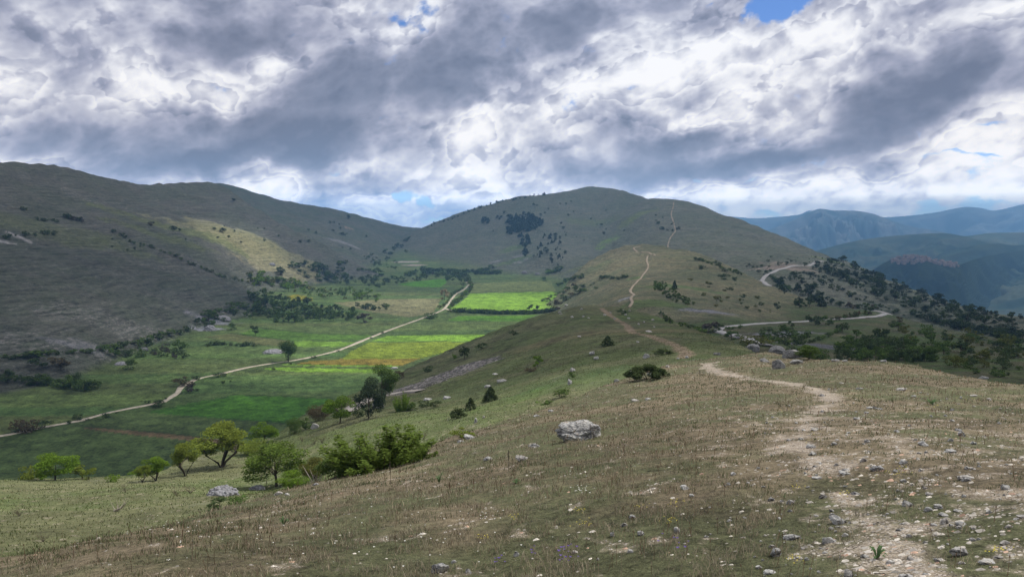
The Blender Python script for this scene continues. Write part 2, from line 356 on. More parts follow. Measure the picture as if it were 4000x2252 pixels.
def bump(t, b, h, strength, dist):
    n = t.nodes.new('ShaderNodeBump'); n.inputs['Strength'].default_value = strength; n.inputs['Distance'].default_value = dist
    t.links.new(h.k, n.inputs['Height']); t.links.new(n.outputs[0], b.inputs['Normal']); return n
def scalev(t, v, sx, sy, sz):
    m = t.nodes.new('ShaderNodeMapping'); t.links.new(v, m.inputs[0]); m.inputs[3].default_value = (sx, sy, sz); return m.outputs[0]

# ------------------------------------------------------------------ layout of the valley, in world coordinates
def poly_w(pts):
    """photo outline -> outline on the valley floor (also where a nearer hill hides it)"""
    out = []; rr = np.exp(GLR); zf_ = ZV + 22*sst((rr-1250)/900)
    for p in pts:
        th, te = ray(*p); k = int(np.argmax(zf_ - te*rr > 0)); f0 = zf_[k-1]-te*rr[k-1]; f1 = zf_[k]-te*rr[k]
        R = rr[k-1]-(rr[k]-rr[k-1])*f0/(f1-f0); out.append((R*math.sin(th), R*math.cos(th)))
    return np.array(out)
def inpoly(P, x, y):
    c = np.zeros(x.shape, bool); j = len(P)-1
    for i in range(len(P)):
        xi, yi, xj, yj = *P[i], *P[j]
        with np.errstate(divide='ignore', invalid='ignore'):
            c ^= ((yi > y) != (yj > y)) & (x < (xj-xi)*(y-yi)/(yj-yi+1e-12)+xi)
        j = i
    return c
def line_w(pts, n=8, rmin=1.0):
    """photo pixel polyline -> smooth world polyline"""
    P = [hit(*p, rmin=rmin) for p in pts]; P = np.array([p[:2] for p in P if p])
    d = np.concatenate([[0], np.cumsum(np.hypot(*np.diff(P, axis=0).T))]); q = np.linspace(0, d[-1], len(P)*n)
    return np.stack([pchip(d, P[:, 0], q), pchip(d, P[:, 1], q)], 1)
def dist_line(L, x, y, pad=14.0):
    full = np.full(x.shape, 1e9)
    sel = (x > L[:, 0].min()-pad) & (x < L[:, 0].max()+pad) & (y > L[:, 1].min()-pad) & (y < L[:, 1].max()+pad)
    x, y = x[sel], y[sel]; best = np.full(x.shape, 1e9)
    for (ax, ay), (bx, by) in zip(L[:-1], L[1:]):
        vx, vy = bx-ax, by-ay; t = np.clip(((x-ax)*vx+(y-ay)*vy)/(vx*vx+vy*vy+1e-9), 0, 1)
        best = np.minimum(best, np.hypot(x-ax-t*vx, y-ay-t*vy))
    full[sel] = best
    return full
NEARPATH = line_w([(2775,1418),(2760,1428),(2800,1450),(2880,1470),(3000,1486),(3100,1502),(3200,1530),(3240,1558),(3200,1600),(3150,1640),(3125,1690),(3150,1760),(3250,1880),(3350,1990),(3450,2090),(3550,2170),(3640,2250),(3700,2420)], 6)
FORK = line_w([(3190,1620),(3300,1700),(3480,1720),(3700,1750),(3850,1830),(4000,1900),(4150,2100)], 6)
TRAIL_C = line_w([(2672,1396),(2684,1386),(2660,1366),(2640,1350),(2590,1330),(2540,1312),(2480,1300),(2440,1265),(2390,1235),(2350,1203)], 6, 66)

def W_(n): return gW[names.index(n)]
col = np.zeros((*gT.shape, 3))
def fill(c): return np.array(c)[None, None, :]
nA = fbm(gX, gY, 90, 4); nB = fbm(gX+50, gY-80, 22, 4, 0.6); nC = fbm(gX-300, gY+70, 6, 4, 0.6); nD = fbm(gX, gY, 1.3, 4, 0.6)
nfar = sst((gR-60)/100)
def lay(w, c1, c2, n):
    global col
    t = sst(0.5+n)[..., None]; col += w[..., None]*(fill(c1)*(1-t)+fill(c2)*t)
patch = fbm(gX+20, gY+11, 4.5, 4, 0.55)
lay(W_('near'), (.140,.114,.074), (.086,.090,.046), patch*1.1+nD*0.5)
lay(W_('slope'), (.118,.122,.060), (.082,.102,.038), nB*0.9+nC*0.5)
lay(W_('bowl'), (.088,.086,.045), (.055,.080,.025), nB*1.0+nC*0.3)
lay(W_('spur'), (.150,.138,.080), (.100,.108,.058), nA*0.7+nB*0.6)
lay(W_('peak'), (.110,.114,.086), (.090,.101,.070), nA*0.9+nB*0.4)
lay(W_('bulge'), (.082,.084,.070), (.066,.074,.054), nA*0.6+nB*0.7)
lay(W_('west'), (.094,.093,.079), (.076,.083,.062), nA*0.9+nB*0.4)
lay(W_('saddle'), (.096,.099,.076), (.076,.090,.058), nA*0.9+nB*0.4)
# valley: long narrow strips of grass and crops, parallel to the field edges
a0, a1 = hit(1510, 1311)[:2], hit(1880, 1308)[:2]
sd = np.array([a1[0]-a0[0], a1[1]-a0[1]]); sd /= np.linalg.norm(sd)
sv = -gX*sd[1] + gY*sd[0]
su = gX*sd[0] + gY*sd[1]
edges = np.cumsum(np.random.default_rng(3).uniform(9, 34, 160)); tones = np.random.default_rng(5).normal(size=(200, 2))
track = line_w([(-120,1722),(0,1703),(140,1673),(320,1640),(420,1612),(530,1590),(640,1566),(690,1536),(715,1506),(760,1483),(860,1460),(960,1436),(1060,1419),(1130,1410),(1250,1386),(1320,1368),(1420,1328),(1530,1285),(1650,1242),(1700,1223),(1735,1205),(1752,1185),(1768,1163),(1780,1148),(1800,1138),(1822,1122),(1831,1112),(1822,1100)], 5, 60)
side = np.sign((gX-np.interp(gY, track[:, 1], track[:, 0])))
k_ = np.searchsorted(edges, sv + fbm(gX, gY, 120, 2)*3) + np.where(side > 0, 0, 37)
k_ = np.clip(k_, 0, 199)
vc = fill((.082,.120,.038)) + tones[k_, 0][..., None]*fill((.009,.013,.003)) + tones[k_, 1][..., None]*fill((.008,.001,.002))
dry = sst(nA*1.2+0.1)[..., None]*sst((gR-500)/500)[..., None]
vc = vc*(1-dry*0.5) + fill((.105,.115,.045))*dry*0.5
vc = vc*(1+0.22*nB+0.22*nC)[..., None]
farright = (sst((gTw-0.28)/0.08)*sst((gR-1250)/300))[..., None]
wood = sst(0.5+fbm(gX, gY, 30, 4, .7)*1.2)[..., None]
vc = vc*(1-farright) + (fill((.018,.027,.015))*(1-wood)+fill((.032,.042,.022))*wood)*farright
FIELDS = []
wX = fbm(gX, gY, 25, 2)*0.8; wY = fbm(gX+9, gY, 25, 2)*0.8
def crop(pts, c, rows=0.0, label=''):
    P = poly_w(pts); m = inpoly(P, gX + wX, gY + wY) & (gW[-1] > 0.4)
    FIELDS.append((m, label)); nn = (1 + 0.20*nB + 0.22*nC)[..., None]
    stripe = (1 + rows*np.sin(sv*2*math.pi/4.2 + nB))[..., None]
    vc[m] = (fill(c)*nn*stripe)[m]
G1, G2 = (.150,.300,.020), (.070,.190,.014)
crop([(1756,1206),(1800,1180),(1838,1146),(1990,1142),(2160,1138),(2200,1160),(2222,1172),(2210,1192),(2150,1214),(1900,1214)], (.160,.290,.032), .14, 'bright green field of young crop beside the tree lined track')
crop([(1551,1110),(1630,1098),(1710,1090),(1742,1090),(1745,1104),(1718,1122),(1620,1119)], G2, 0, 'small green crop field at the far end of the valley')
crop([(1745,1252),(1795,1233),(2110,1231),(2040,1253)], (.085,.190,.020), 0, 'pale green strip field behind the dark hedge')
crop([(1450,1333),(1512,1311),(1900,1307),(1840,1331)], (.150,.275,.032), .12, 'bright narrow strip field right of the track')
crop([(1146,1331),(1396,1335),(1352,1352),(1154,1354)], (.125,.225,.032), .12, 'bright narrow strip field left of the track')
crop([(1000,1281),(1230,1303),(1462,1309),(1424,1328),(1130,1329),(930,1306)], (.075,.145,.024), 0, 'long curved green strip field left of the track')
crop([(900,1302),(1127,1330),(1140,1342),(1140,1352),(1000,1345),(860,1325),(800,1315)], (.105,.115,.045), 0, 'dry olive strip field')
crop([(1440,1337),(1860,1334),(1790,1362),(1640,1400),(1330,1402),(1370,1372)], (.150,.200,.024), .10, 'yellow green field right of the track')
crop([(1330,1402),(1640,1400),(1570,1427),(1150,1424),(1190,1412)], (.170,.135,.026), .06, 'ochre strip field right of the track')
crop([(1111,1420),(1300,1424),(1560,1427),(1552,1433),(1250,1430),(1095,1425)], (.135,.240,.030), 0, 'thin pale strip field')
crop([(1026,1441),(1072,1433),(1300,1438),(1540,1441),(1470,1455),(1166,1452)], (.140,.250,.030), 0, 'second thin pale strip field')
crop([(575,1608),(760,1570),(915,1543),(1100,1548),(1300,1557),(1200,1610),(1140,1652),(860,1632),(700,1622)], (.052,.135,.016), .05, 'deep green crop field below the slope')
crop([(326,1666),(550,1684),(776,1706),(900,1725),(890,1738),(760,1721),(540,1700),(330,1673)], (.150,.105,.060), .08, 'narrow brown fallow strip')
crop([(1300,1182),(1500,1168),(1722,1166),(1712,1190),(1690,1222),(1600,1238),(1430,1214)], (.165,.160,.080), 0, 'dry pale meadow left of the pinkish tree')
crop([(1835,1112),(1960,1100),(2150,1096),(2172,1138),(1990,1140),(1838,1144)], (.135,.165,.058), 0, 'rough pale meadow beyond the bright field')
crop([(1118,1158),(1150,1150),(1226,1162),(1222,1176),(1170,1174),(1130,1168)], (.24,.20,.010), 0, 'patch of yellow flowers')
FL = FIELDS[-1][0]; sp = fbm(gX, gY, 5, 3, .7) > 0.0
vc[FL & ~sp] = (.08, .13, .03)
# tracks between the strips and the ditches
for pts in ([(575,1607),(700,1588),(790,1575),(915,1541),(1100,1546),(1300,1556)],[(1000,1279),(1230,1302),(1462,1308)],[(900,1301),(1127,1329),(1150,1331)],[(1510,1309),(1880,1306)],
            [(700,1624),(860,1634),(1140,1654)],[(0,1300),(0,1300)][:0],[(770,1497),(1000,1512),(1500,1512)],[(326,1663),(550,1681),(776,1704)],[(1800,1190),(2000,1182),(2190,1166)],[(1800,1201),(2000,1197),(2160,1192)]):
    if pts:
        d = dist_line(poly_w(pts), gX, gY); m = np.exp(-(d/1.6)**2)[..., None]*0.55; vc = vc*(1-m) + fill((.020,.035,.012))*m
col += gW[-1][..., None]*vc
del vc
scree = np.zeros_like(gR)
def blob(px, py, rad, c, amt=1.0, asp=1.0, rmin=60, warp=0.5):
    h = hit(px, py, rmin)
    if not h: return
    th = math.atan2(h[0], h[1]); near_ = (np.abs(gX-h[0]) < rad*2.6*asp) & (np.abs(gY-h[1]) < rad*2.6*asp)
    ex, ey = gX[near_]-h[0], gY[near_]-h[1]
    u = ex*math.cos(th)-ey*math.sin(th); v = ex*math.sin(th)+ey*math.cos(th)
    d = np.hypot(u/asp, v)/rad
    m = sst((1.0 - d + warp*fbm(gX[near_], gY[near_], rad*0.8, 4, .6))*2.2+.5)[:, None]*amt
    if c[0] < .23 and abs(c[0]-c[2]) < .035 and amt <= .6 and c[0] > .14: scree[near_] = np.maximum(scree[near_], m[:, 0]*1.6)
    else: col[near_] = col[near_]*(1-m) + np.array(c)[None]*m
STONE = (.30,.29,.29)
for a in [(1590,1022,22,(.36,.33,.30),1,1.3),(1615,1035,16,(.40,.33,.30),1,1.6),(2030,1000,12,(.18,.18,.19),.8,2),(1340,945,14,(.20,.20,.21),.8,3),(1360,955,14,(.20,.20,.21),.8,3),(1450,990,10,(.26,.24,.20),.5,2),
          (1065,990,10,(.32,.24,.19),.8,2.5),(1030,985,8,(.32,.24,.19),.7,2),(1120,1020,12,(.17,.17,.18),.8,3),(1180,1030,10,(.17,.17,.18),.7,3),(1180,870,14,(.22,.22,.22),.6,1.2),(1360,890,10,(.30,.22,.17),.7,2),
          (290,1350,5,(.20,.20,.22),.6001,3),(350,1345,4,(.20,.20,.22),.6001,2.5),(420,1250,22,(.17,.155,.15),.6,2.2),(480,1265,16,(.17,.155,.15),.6,2.5),(60,1350,14,(.16,.15,.155),.5,2.5),(200,1330,16,(.15,.14,.14),.5,2.5),
          (830,1255,9,(.20,.20,.23),.8,2),(815,1286,8,(.24,.24,.28),.9,1.6),(900,1240,8,(.20,.20,.23),.6,2),(1815,1055,14,(.15,.15,.17),.8,1.6),(1935,1020,9,(.24,.24,.28),.8,1.2),(2030,1022,8,(.24,.24,.28),.8,1.4),
          (350,780,20,(.19,.185,.18),.45,2),(380,800,14,(.19,.185,.18),.45,2),(440,795,12,(.19,.185,.18),.4,2),(740,835,14,(.17,.17,.16),.4,2),(770,855,12,(.17,.17,.16),.4,2),(80,925,3,(.36,.34,.34),.9,4),(20,945,3,(.30,.29,.29),.8,3),
          (3050,1045,16,(.26,.20,.17),.6,2.2),(3090,1030,14,(.26,.20,.17),.5,2),(3150,1080,14,(.20,.19,.18),.5,3),(2440,1165,7,(.25,.25,.28),.7,.8),(2760,1215,8,(.20,.20,.24),.8,1.6),(3060,1300,7,(.18,.18,.21),.8,2),(3200,1350,7,(.14,.14,.18),.7,2)]:
    blob(*a)
for a in [(960,935,60,(.20,.195,.110),.85,1.6),(1015,1005,50,(.20,.185,.105),.85,1.4),(2380,940,26,(.115,.175,.045),.8,1),(2345,968,14,(.12,.19,.045),.8,.8),(2360,1030,12,(.10,.13,.05),.4,1.4),(2410,1060,10,(.10,.13,.05),.3,2),(2490,840,34,(.12,.155,.045),.6,1.2),(2450,870,26,(.12,.155,.045),.5,1),  # first two: pale dry grass with the sunlit patch painted into its colour
          (2300,870,30,(.09,.12,.04),.5,2.5),(2010,970,34,(.09,.14,.035),.55,1),(2000,1020,24,(.08,.135,.03),.6,1.4),(2260,1045,18,(.12,.14,.045),.5,3),
          (700,900,24,(.105,.125,.045),.7,4),(620,925,20,(.10,.12,.045),.6,3),(100,880,22,(.095,.11,.05),.6,5),(250,890,18,(.09,.105,.045),.5,4),(1000,950,40,(.15,.145,.065),.5,2.2),
          (2560,1180,16,(.075,.12,.03),.7,1.2),(2650,1120,14,(.07,.125,.03),.7,2),(2480,1085,9,(.09,.16,.03),.6,1),(2560,1250,12,(.08,.115,.032),.6,2),(3480,1010,30,(.1,.1,.1),0,1),(3250,1018,18,(.12,.16,.04),.7,2),
          (1880,1520,9,(.06,.11,.03),.35,1.5),(2200,1500,6,(.05,.10,.028),.35,1.4),(2230,1470,6,(.05,.10,.028),.35,1.4),(1850,1600,5,(.08,.12,.03),.5,2),(2440,1290,9,(.15,.10,.06),.3,3)]:
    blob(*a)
for l, wd, c, s_ in ((TRAIL_C, 0.9, (.27,.20,.14), 200),):
    d = dist_line(l, gX, gY); m = (sst((wd - d + 0.5*fbm(gX, gY, 1.5, 3))*1.4+.5)*0.8)[..., None]*(gR > 66)[..., None]; col = col*(1-m)+fill(c)*m
# eroded rocky bank above the road on the near slope
d = dist_line(line_w([(1600,1515),(1680,1490),(1760,1462),(1830,1432)], 5, 60), gX, gY)
m = (sst((8.0 - d + 2.0*fbm(gX, gY, 4, 4, .6))*0.7+.3))[..., None]; st_ = sst(fbm(gX, gY, 1.4, 3, .8)*2.5+.2)[..., None]; col = col*(1-m)+(fill((.085,.078,.078))*(1-st_)+fill((.24,.22,.21))*st_)*m
MEAD = np.array([hit(*p, rmin=1500)[:2] for p in [(3800,1182),(3900,1180),(4060,1184),(4150,1200),(4000,1206),(3880,1198)]])
m = inpoly(MEAD, gX, gY)[..., None]*1.0; col = col*(1-m) + fill((.17,.22,.07))*m
RWOOD = np.array([hit(*p, rmin=300)[:2] for p in [(3260,1030),(3330,1042),(3500,1118),(3700,1196),(3990,1262),(3990,1330),(3850,1300),(3700,1268),(3560,1232),(3420,1165),(3300,1100)]])
m = (inpoly(RWOOD, gX+fbm(gX, gY, 60, 3)*35, gY+fbm(gX+80, gY, 60, 3)*35)*sst(fbm(gX, gY, 26, 4, .7)*1.5+.75))[..., None]; col = col*(1-m*.8)+fill((.024,.034,.018))*m*.8
col = np.clip(col*(1 + 0.10*nC + 0.08*nB)[..., None], 0.006, 0.6)
rocky = (W_('bulge')*0.9 + W_('west')*0.8 + W_('saddle')*0.65 + W_('peak')*0.5 + W_('spur')*0.32 + W_('bowl')*0.3 + W_('slope')*0.25)
nearw = (1-sst((gR-70)/60))
pathm = np.zeros_like(gR); nearsel = gR < 75
px_, py_ = gX[nearsel], gY[nearsel]
dn = dist_line(NEARPATH, px_, py_); df = dist_line(FORK, px_, py_)
e = fbm(px_, py_, 0.9, 4, .65); wpath = 0.10 + 0.0075*np.hypot(px_, py_)
pm = np.maximum(sst((wpath - dn)/0.22*0.5 + e*1.1 + 0.36), 0.55*sst((0.12 - df)/0.35*0.5 + e*1.3 + 0.05))
pm = np.maximum(pm, 0.5*sst(fbm(px_+40, py_, 0.7, 4, .75)*1.8 - 0.95 + 0.75*sst((px_-py_*0.20)/3)*sst((26-np.hypot(px_, py_))/12)))
pathm[nearsel] = pm
m = (pathm*0.8)[..., None]; col = col*(1-m) + fill((.37,.305,.235))*(1+0.25*nD)[..., None]*m

# ------------------------------------------------------------------ ground material
gm, t, b = mat('hillside_ground', 0.95, 0.1)
at = attr(t); ex = attr(t, 'cover'); sx = t.nodes.new('ShaderNodeSeparateColor'); t.links.new(ex.outputs['Color'], sx.inputs[0])
ROCK, NEARK, PATHK = S(t, sx.outputs[0]), S(t, sx.outputs[1]), S(t, sx.outputs[2])
pos = worldco(t)
f1 = noise(t, pos, 0.22, 8, 0.68)                 # tussocks and scrub far away
terr = noise(t, scalev(t, pos, 0.035, 0.035, 0.75), 1.0, 5, 0.62, 0.6)   # little terraces along the contour
f3 = noise(t, pos, 9.0, 6, 0.7)
f4 = noise(t, pos, 46.0, 4, 0.7)
f2 = noise(t, scalev(t, pos, 1.0, 1.0, 2.6), 0.9, 5, 0.75)
f5 = noise(t, scalev(t, pos, 1.0, 1.0, 2.0), 0.28, 3, 0.9)
v = (f1 - 0.5)*2.1 + (f2 - 0.5)*2.6 + (f5 - 0.5)*1.2 + (terr - 0.5)*2.3*(ROCK.op('MINIMUM', 1.0)*0.8 + 0.3)
near_v = (f3 - 0.5)*2.8 + (f4 - 0.5)*2.6
mod = (v*(NEARK*-0.5 + 1.0) + near_v*NEARK) + 1.0
mod = mod.op('MAXIMUM', 0.25).op('MINIMUM', 2.0)
mm = t.nodes.new('ShaderNodeVectorMath'); mm.operation = 'SCALE'; t.links.new(at.outputs['Color'], mm.inputs[0]); t.links.new(mod.k, mm.inputs[3])
# pale stones showing through the turf
st1 = noise(t, scalev(t, pos, 0.22, 0.22, 0.9), 1.0, 9, 0.78, 0.3)
stone = (st1 + (terr-0.5)*0.25 + (ROCK - 0.9).op('MAXIMUM', 0.0)*0.07).sstep(0.56, 0.66)*ROCK.op('MINIMUM', 1.0)*0.70
c1 = mixc(t, stone, mm.outputs[0], (.24,.23,.225))
vor = t.nodes.new('ShaderNodeTexVoronoi'); t.links.new(pos, vor.inputs['Vector']); vor.inputs['Scale'].default_value = 42.0; vor.inputs['Randomness'].default_value = 1
vb = S(t, vor.outputs['Distance']); vcx = t.nodes.new('ShaderNodeSeparateColor'); t.links.new(vor.outputs['Color'], vcx.inputs[0])
peb = (vb*-1.0 + 0.62).sstep(0.10, 0.22)*(S(t, vcx.outputs[0]) + PATHK*0.9 - 0.15).sstep(0.75, 0.85)*NEARK*PATHK.sstep(0.05, 0.5)
c2 = mixc(t, peb, c1, (.46,.40,.335))
t.links.new(c2, b.inputs['Base Color'])
bh = (f1*3.2 + f2*1.5)*(NEARK*-1.0 + 1.0) + terr*(ROCK.op('MINIMUM', 1.0)*4.0) + f3*NEARK*0.07 + f4*NEARK*0.02 + peb*0.03
bump(t, b, bh, 0.9, 1.0)
del mm

def sheet(name, facemask, lift, m_, lab):
    """part of the ground grid as a sheet of its own, a little above the ground"""
    idx = np.full(facemask.shape[0]*facemask.shape[1], -1)
    i, j = np.nonzero(facemask[:NT-1, :NR-1]); q = np.stack([i*NR+j, (i+1)*NR+j, (i+1)*NR+j+1, i*NR+j+1], 1)
    u, inv = np.unique(q, return_inverse=True); inv = inv.reshape(-1, 4)
    v = np.stack([gX.ravel()[u], gY.ravel()[u], gZ.ravel()[u]+lift], 1)
    me = mesh_np(name, v, inv[:, ::-1], 4, [m_], True, col.reshape(-1, 3)[u])
    ca = me.color_attributes.new('cover', 'FLOAT_COLOR', 'POINT'); ca.data.foreach_set('color', cov.reshape(-1, 4)[u].astype(np.float32).ravel())
    o = link(name, me); tag(o, lab, kind='structure'); return o
cov = np.stack([rocky + scree, nearw, pathm, np.ones_like(rocky)], -1)
NTT = len(GTH)
ii, jj = np.meshgrid(np.arange(NTT), np.arange(NR-1), indexing='ij'); i2 = (ii+1) % NTT
q = np.stack([ii*NR+jj, ii*NR+jj+1, i2*NR+jj+1, i2*NR+jj], -1).reshape(-1, 4)
V = np.stack([gX.ravel(), gY.ravel(), gZ.ravel()], 1)
V = np.vstack([V, [[0, 0, -1.68]]]); cen = len(V)-1
ring = np.arange(NTT)*NR; tri = np.stack([ring, np.roll(ring, -1), np.full(NTT, cen)], 1)
ff = np.concatenate([q.ravel(), tri.ravel()]); fs = np.concatenate([np.full(len(q), 4), np.full(len(tri), 3)])
me = mesh_np('ground', V, ff, fs, [gm], True, np.vstack([col.reshape(-1, 3), [[.1,.08,.05]]]))
ca = me.color_attributes.new('cover', 'FLOAT_COLOR', 'POINT'); ca.data.foreach_set('color', np.vstack([cov.reshape(-1, 4), [[0,1,0,1]]]).astype(np.float32).ravel())
tag(link('ground', me), kind='structure')
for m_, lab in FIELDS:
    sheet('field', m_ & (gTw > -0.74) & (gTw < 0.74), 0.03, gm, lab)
sheet('path', pathm > 0.55, 0.004, gm, 'worn stony footpath through the dry foreground grass')

# ------------------------------------------------------------------ roads and tracks as ribbons lying on the ground
def ribbon(name, L, w, lift, m_, lab, vary=0.0, nacross=4):
    d = np.gradient(L, axis=0); d /= np.linalg.norm(d, axis=1)[:, None]+1e-9; nrm = np.stack([-d[:, 1], d[:, 0]], 1)
    s_ = np.linspace(-0.5, 0.5, nacross+1); ww = w*(1+vary*fbm(L[:, 0], L[:, 1], w*4, 3))
    P = L[:, None, :] + nrm[:, None, :]*s_[None, :, None]*ww[:, None, None]
    z = ground_z(P[..., 0], P[..., 1])
    z = z*0.4 + z.max(1, keepdims=True)*0.6 + lift
    n, k = P.shape[:2]; v = np.concatenate([P, z[..., None]], -1).reshape(-1, 3)
    # skirts so that the ribbon is a low bank, not a floating strip
    sk = np.concatenate([v.reshape(n, k, 3)[:, 0], v.reshape(n, k, 3)[:, -1]]); sk[:, 2] -= lift+0.8
    i, j = np.meshgrid(np.arange(n-1), np.arange(k-1), indexing='ij')
    q = np.stack([i*k+j, (i+1)*k+j, (i+1)*k+j+1, i*k+j+1], -1).reshape(-1, 4); b0 = n*k; r = np.arange(n-1)
    q = np.vstack([q, np.stack([b0+r, b0+r+1, (r+1)*k, r*k], 1), np.stack([r*k+k-1, (r+1)*k+k-1, b0+n+r+1, b0+n+r], 1)])
    o = link(name, mesh_np(name, np.vstack([v, sk]), q, 4, [m_])); tag(o, lab, kind='structure'); return o
def plain(name, c, var=0.25, sc_=0.5, rough=0.9):
    m, t, b = mat(name, rough); p = worldco(t); n = noise(t, p, sc_, 6, 0.65)
    t.links.new(mixc(t, n.sstep(0.3, 0.7), tuple(x*(1-var) for x in c), tuple(min(1, x*(1+var)) for x in c)), b.inputs['Base Color']); return m
m_dirt = plain('pale_dirt', (.33,.29,.225), .4, .4); m_road = plain('worn_asphalt', (.27,.26,.255), .10, .3); m_gravel = plain('road_gravel', (.24,.215,.19), .2, .5); m_trail = plain('trodden_earth', (.25,.20,.145), .25, .3)
ribbon('track', track, 2.9, 0.10, m_dirt, 'straight pale dirt track running the length of the valley', .5)
ribbon('track', line_w([(1738,1204),(1752,1209),(1775,1213)], 5, 60), 3.5, 0.12, m_dirt, 'short branch of the dirt track along the hedge', .1)
ribbon('road', line_w([(3000,1352),(2955,1336),(2915,1322),(2875,1310),(2835,1302),(2808,1294),(2812,1284),(2850,1275),(2920,1267),(3020,1261),(3180,1252),(3300,1245),(3400,1237),(3445,1230),(3458,1222),(3430,1215),(3385,1211)], 6, 60), 3.7, 0.15, m_road, 'grey mountain road looping round the bowl right of the knoll')
ribbon('road', line_w([(3215,1021),(3180,1028),(3130,1038),(3080,1043),(3030,1058),(2995,1074),(2979,1092),(2988,1106),(3008,1118)], 6, 60), 4.6, 0.35, m_road, 'upper bend of the grey mountain road cut into the hillside')
ribbon('road', line_w([(1350,1612),(1385,1592),(1420,1572),(1480,1548),(1560,1534),(1645,1527)], 6, 60), 2.6, 0.10, m_gravel, 'gravel road bend below the eroded bank')
ribbon('footpath', line_w([(2458,1200),(2470,1182),(2464,1168),(2476,1150),(2462,1136),(2472,1118),(2490,1098),(2512,1072),(2528,1052),(2532,1038),(2526,1020),(2530,1000)], 6, 300), 1.7, 0.18, m_trail, 'pale footpath climbing the spur', .3)
ribbon('footpath', line_w([(2565,997),(2540,990),(2505,983),(2478,974),(2476,967),(2500,961)], 6, 300), 2.3, 0.25, m_trail, 'footpath hooking over the top of the spur', .2)
ribbon('footpath', line_w([(2605,966),(2612,945),(2620,925),(2638,900),(2632,870),(2622,835),(2630,805),(2632,790)], 6, 700), 2.0, 0.3, m_trail, 'worn footpath up the shoulder of the highest hill', .4)
# ------------------------------------------------------------------ far hills and mountains
def ridge(name, crest, rf, rb, zb, c1, c2, rel, label, sc_, step=0.0011, nr=90, snow=None, front=1.0):
    th_, te_ = ray([c[0] for c in crest], [c[1] for c in crest]); D = np.array([c[2] for c in crest], float)
    T = np.arange(th_[0], th_[-1], step*1.3); Dc = pchip(th_, D, T); qc = pchip(th_, te_, T); zc = qc*Dc
    s_ = np.concatenate([np.linspace(-1, 0, nr), np.linspace(0, 1, nr//3)[1:]])
    Rr = np.where(s_[None] < 0, Dc[:, None]*(1+s_[None]*(1-rf)), Dc[:, None]*(1+s_[None]*(rb-1)))
    x, y = Rr*np.sin(T)[:, None], Rr*np.cos(T)[:, None]
    a = np.abs(s_)[None]; prof = np.where(s_[None] < 0, 1-a**front, 1-a**1.2)
    rn = 1-np.abs(fbm(x, y, sc_, 5, 0.55))*1.6; n2_ = fbm(x, y, sc_*3, 3)
    env = sst(a*5)*sst((1-a)*3+.15)
    z = zb + (zc[:, None]-zb)*np.clip(prof + (rn-0.7)*0.32*env*rel + n2_*0.12*env*rel, -0.2, 1.02)
    # keep everything behind the crest line below the sight line to the crest
    z = np.where(s_[None] > 0, np.minimum(z, (qc[:, None]-0.0004)*Rr), np.minimum(z, (qc[:, None]-0.0003*(a > 0))*Rr))
    fade = sst((T-T[0])/0.03)*sst((T[-1]-T)/0.03) if not name.startswith('mountain') else np.ones_like(T)
    z = zb + (z-zb)*fade[:, None]
    n, k = x.shape; i, j = np.meshgrid(np.arange(n-1), np.arange(k-1), indexing='ij')
    q = np.stack([i*k+j, i*k+j+1, (i+1)*k+j+1, (i+1)*k+j], -1).reshape(-1, 4)
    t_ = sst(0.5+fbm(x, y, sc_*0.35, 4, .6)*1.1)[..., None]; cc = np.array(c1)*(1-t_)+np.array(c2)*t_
    if snow: 
        for (sp, sy_, sr) in snow:
            h, e = ray(sp, sy_); dd = np.hypot((T[:, None]-h)/sr, (z/Rr-e)/(sr*0.5)); m = ((dd < 1) & (fbm(x, y, 120, 3, .7) > -0.02))[..., None]; cc = np.where(m, .85, cc)
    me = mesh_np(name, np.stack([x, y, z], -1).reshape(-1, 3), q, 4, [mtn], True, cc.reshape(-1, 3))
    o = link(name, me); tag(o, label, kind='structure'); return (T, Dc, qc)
mtn, t, b = mat('far_slopes', 1.0, 0.0); t.links.new(attr(t).outputs['Color'], b.inputs['Base Color'])
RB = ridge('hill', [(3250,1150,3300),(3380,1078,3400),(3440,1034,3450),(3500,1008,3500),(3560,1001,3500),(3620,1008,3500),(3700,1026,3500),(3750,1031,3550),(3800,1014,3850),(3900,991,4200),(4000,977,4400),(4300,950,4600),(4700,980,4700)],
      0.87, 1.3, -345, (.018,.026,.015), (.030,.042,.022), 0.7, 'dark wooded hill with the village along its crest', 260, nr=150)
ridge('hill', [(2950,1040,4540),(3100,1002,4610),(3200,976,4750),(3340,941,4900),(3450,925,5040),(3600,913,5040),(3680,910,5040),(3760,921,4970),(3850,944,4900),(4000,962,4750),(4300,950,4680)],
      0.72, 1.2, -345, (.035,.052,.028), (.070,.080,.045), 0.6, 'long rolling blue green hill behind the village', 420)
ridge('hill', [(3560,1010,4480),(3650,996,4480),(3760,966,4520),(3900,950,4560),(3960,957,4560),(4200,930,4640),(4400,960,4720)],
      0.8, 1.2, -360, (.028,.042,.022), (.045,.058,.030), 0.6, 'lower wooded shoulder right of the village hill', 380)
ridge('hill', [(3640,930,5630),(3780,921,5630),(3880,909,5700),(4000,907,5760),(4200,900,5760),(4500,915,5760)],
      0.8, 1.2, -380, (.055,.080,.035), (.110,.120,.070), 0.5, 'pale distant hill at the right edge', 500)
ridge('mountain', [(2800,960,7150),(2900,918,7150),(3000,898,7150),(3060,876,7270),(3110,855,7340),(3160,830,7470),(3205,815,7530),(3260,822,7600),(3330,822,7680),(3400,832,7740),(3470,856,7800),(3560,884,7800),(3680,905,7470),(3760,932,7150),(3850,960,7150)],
      0.74, 1.2, -420, (.080,.110,.110), (.17,.175,.17), 1.2, 'steep blue mountain with a rocky scar', 560)
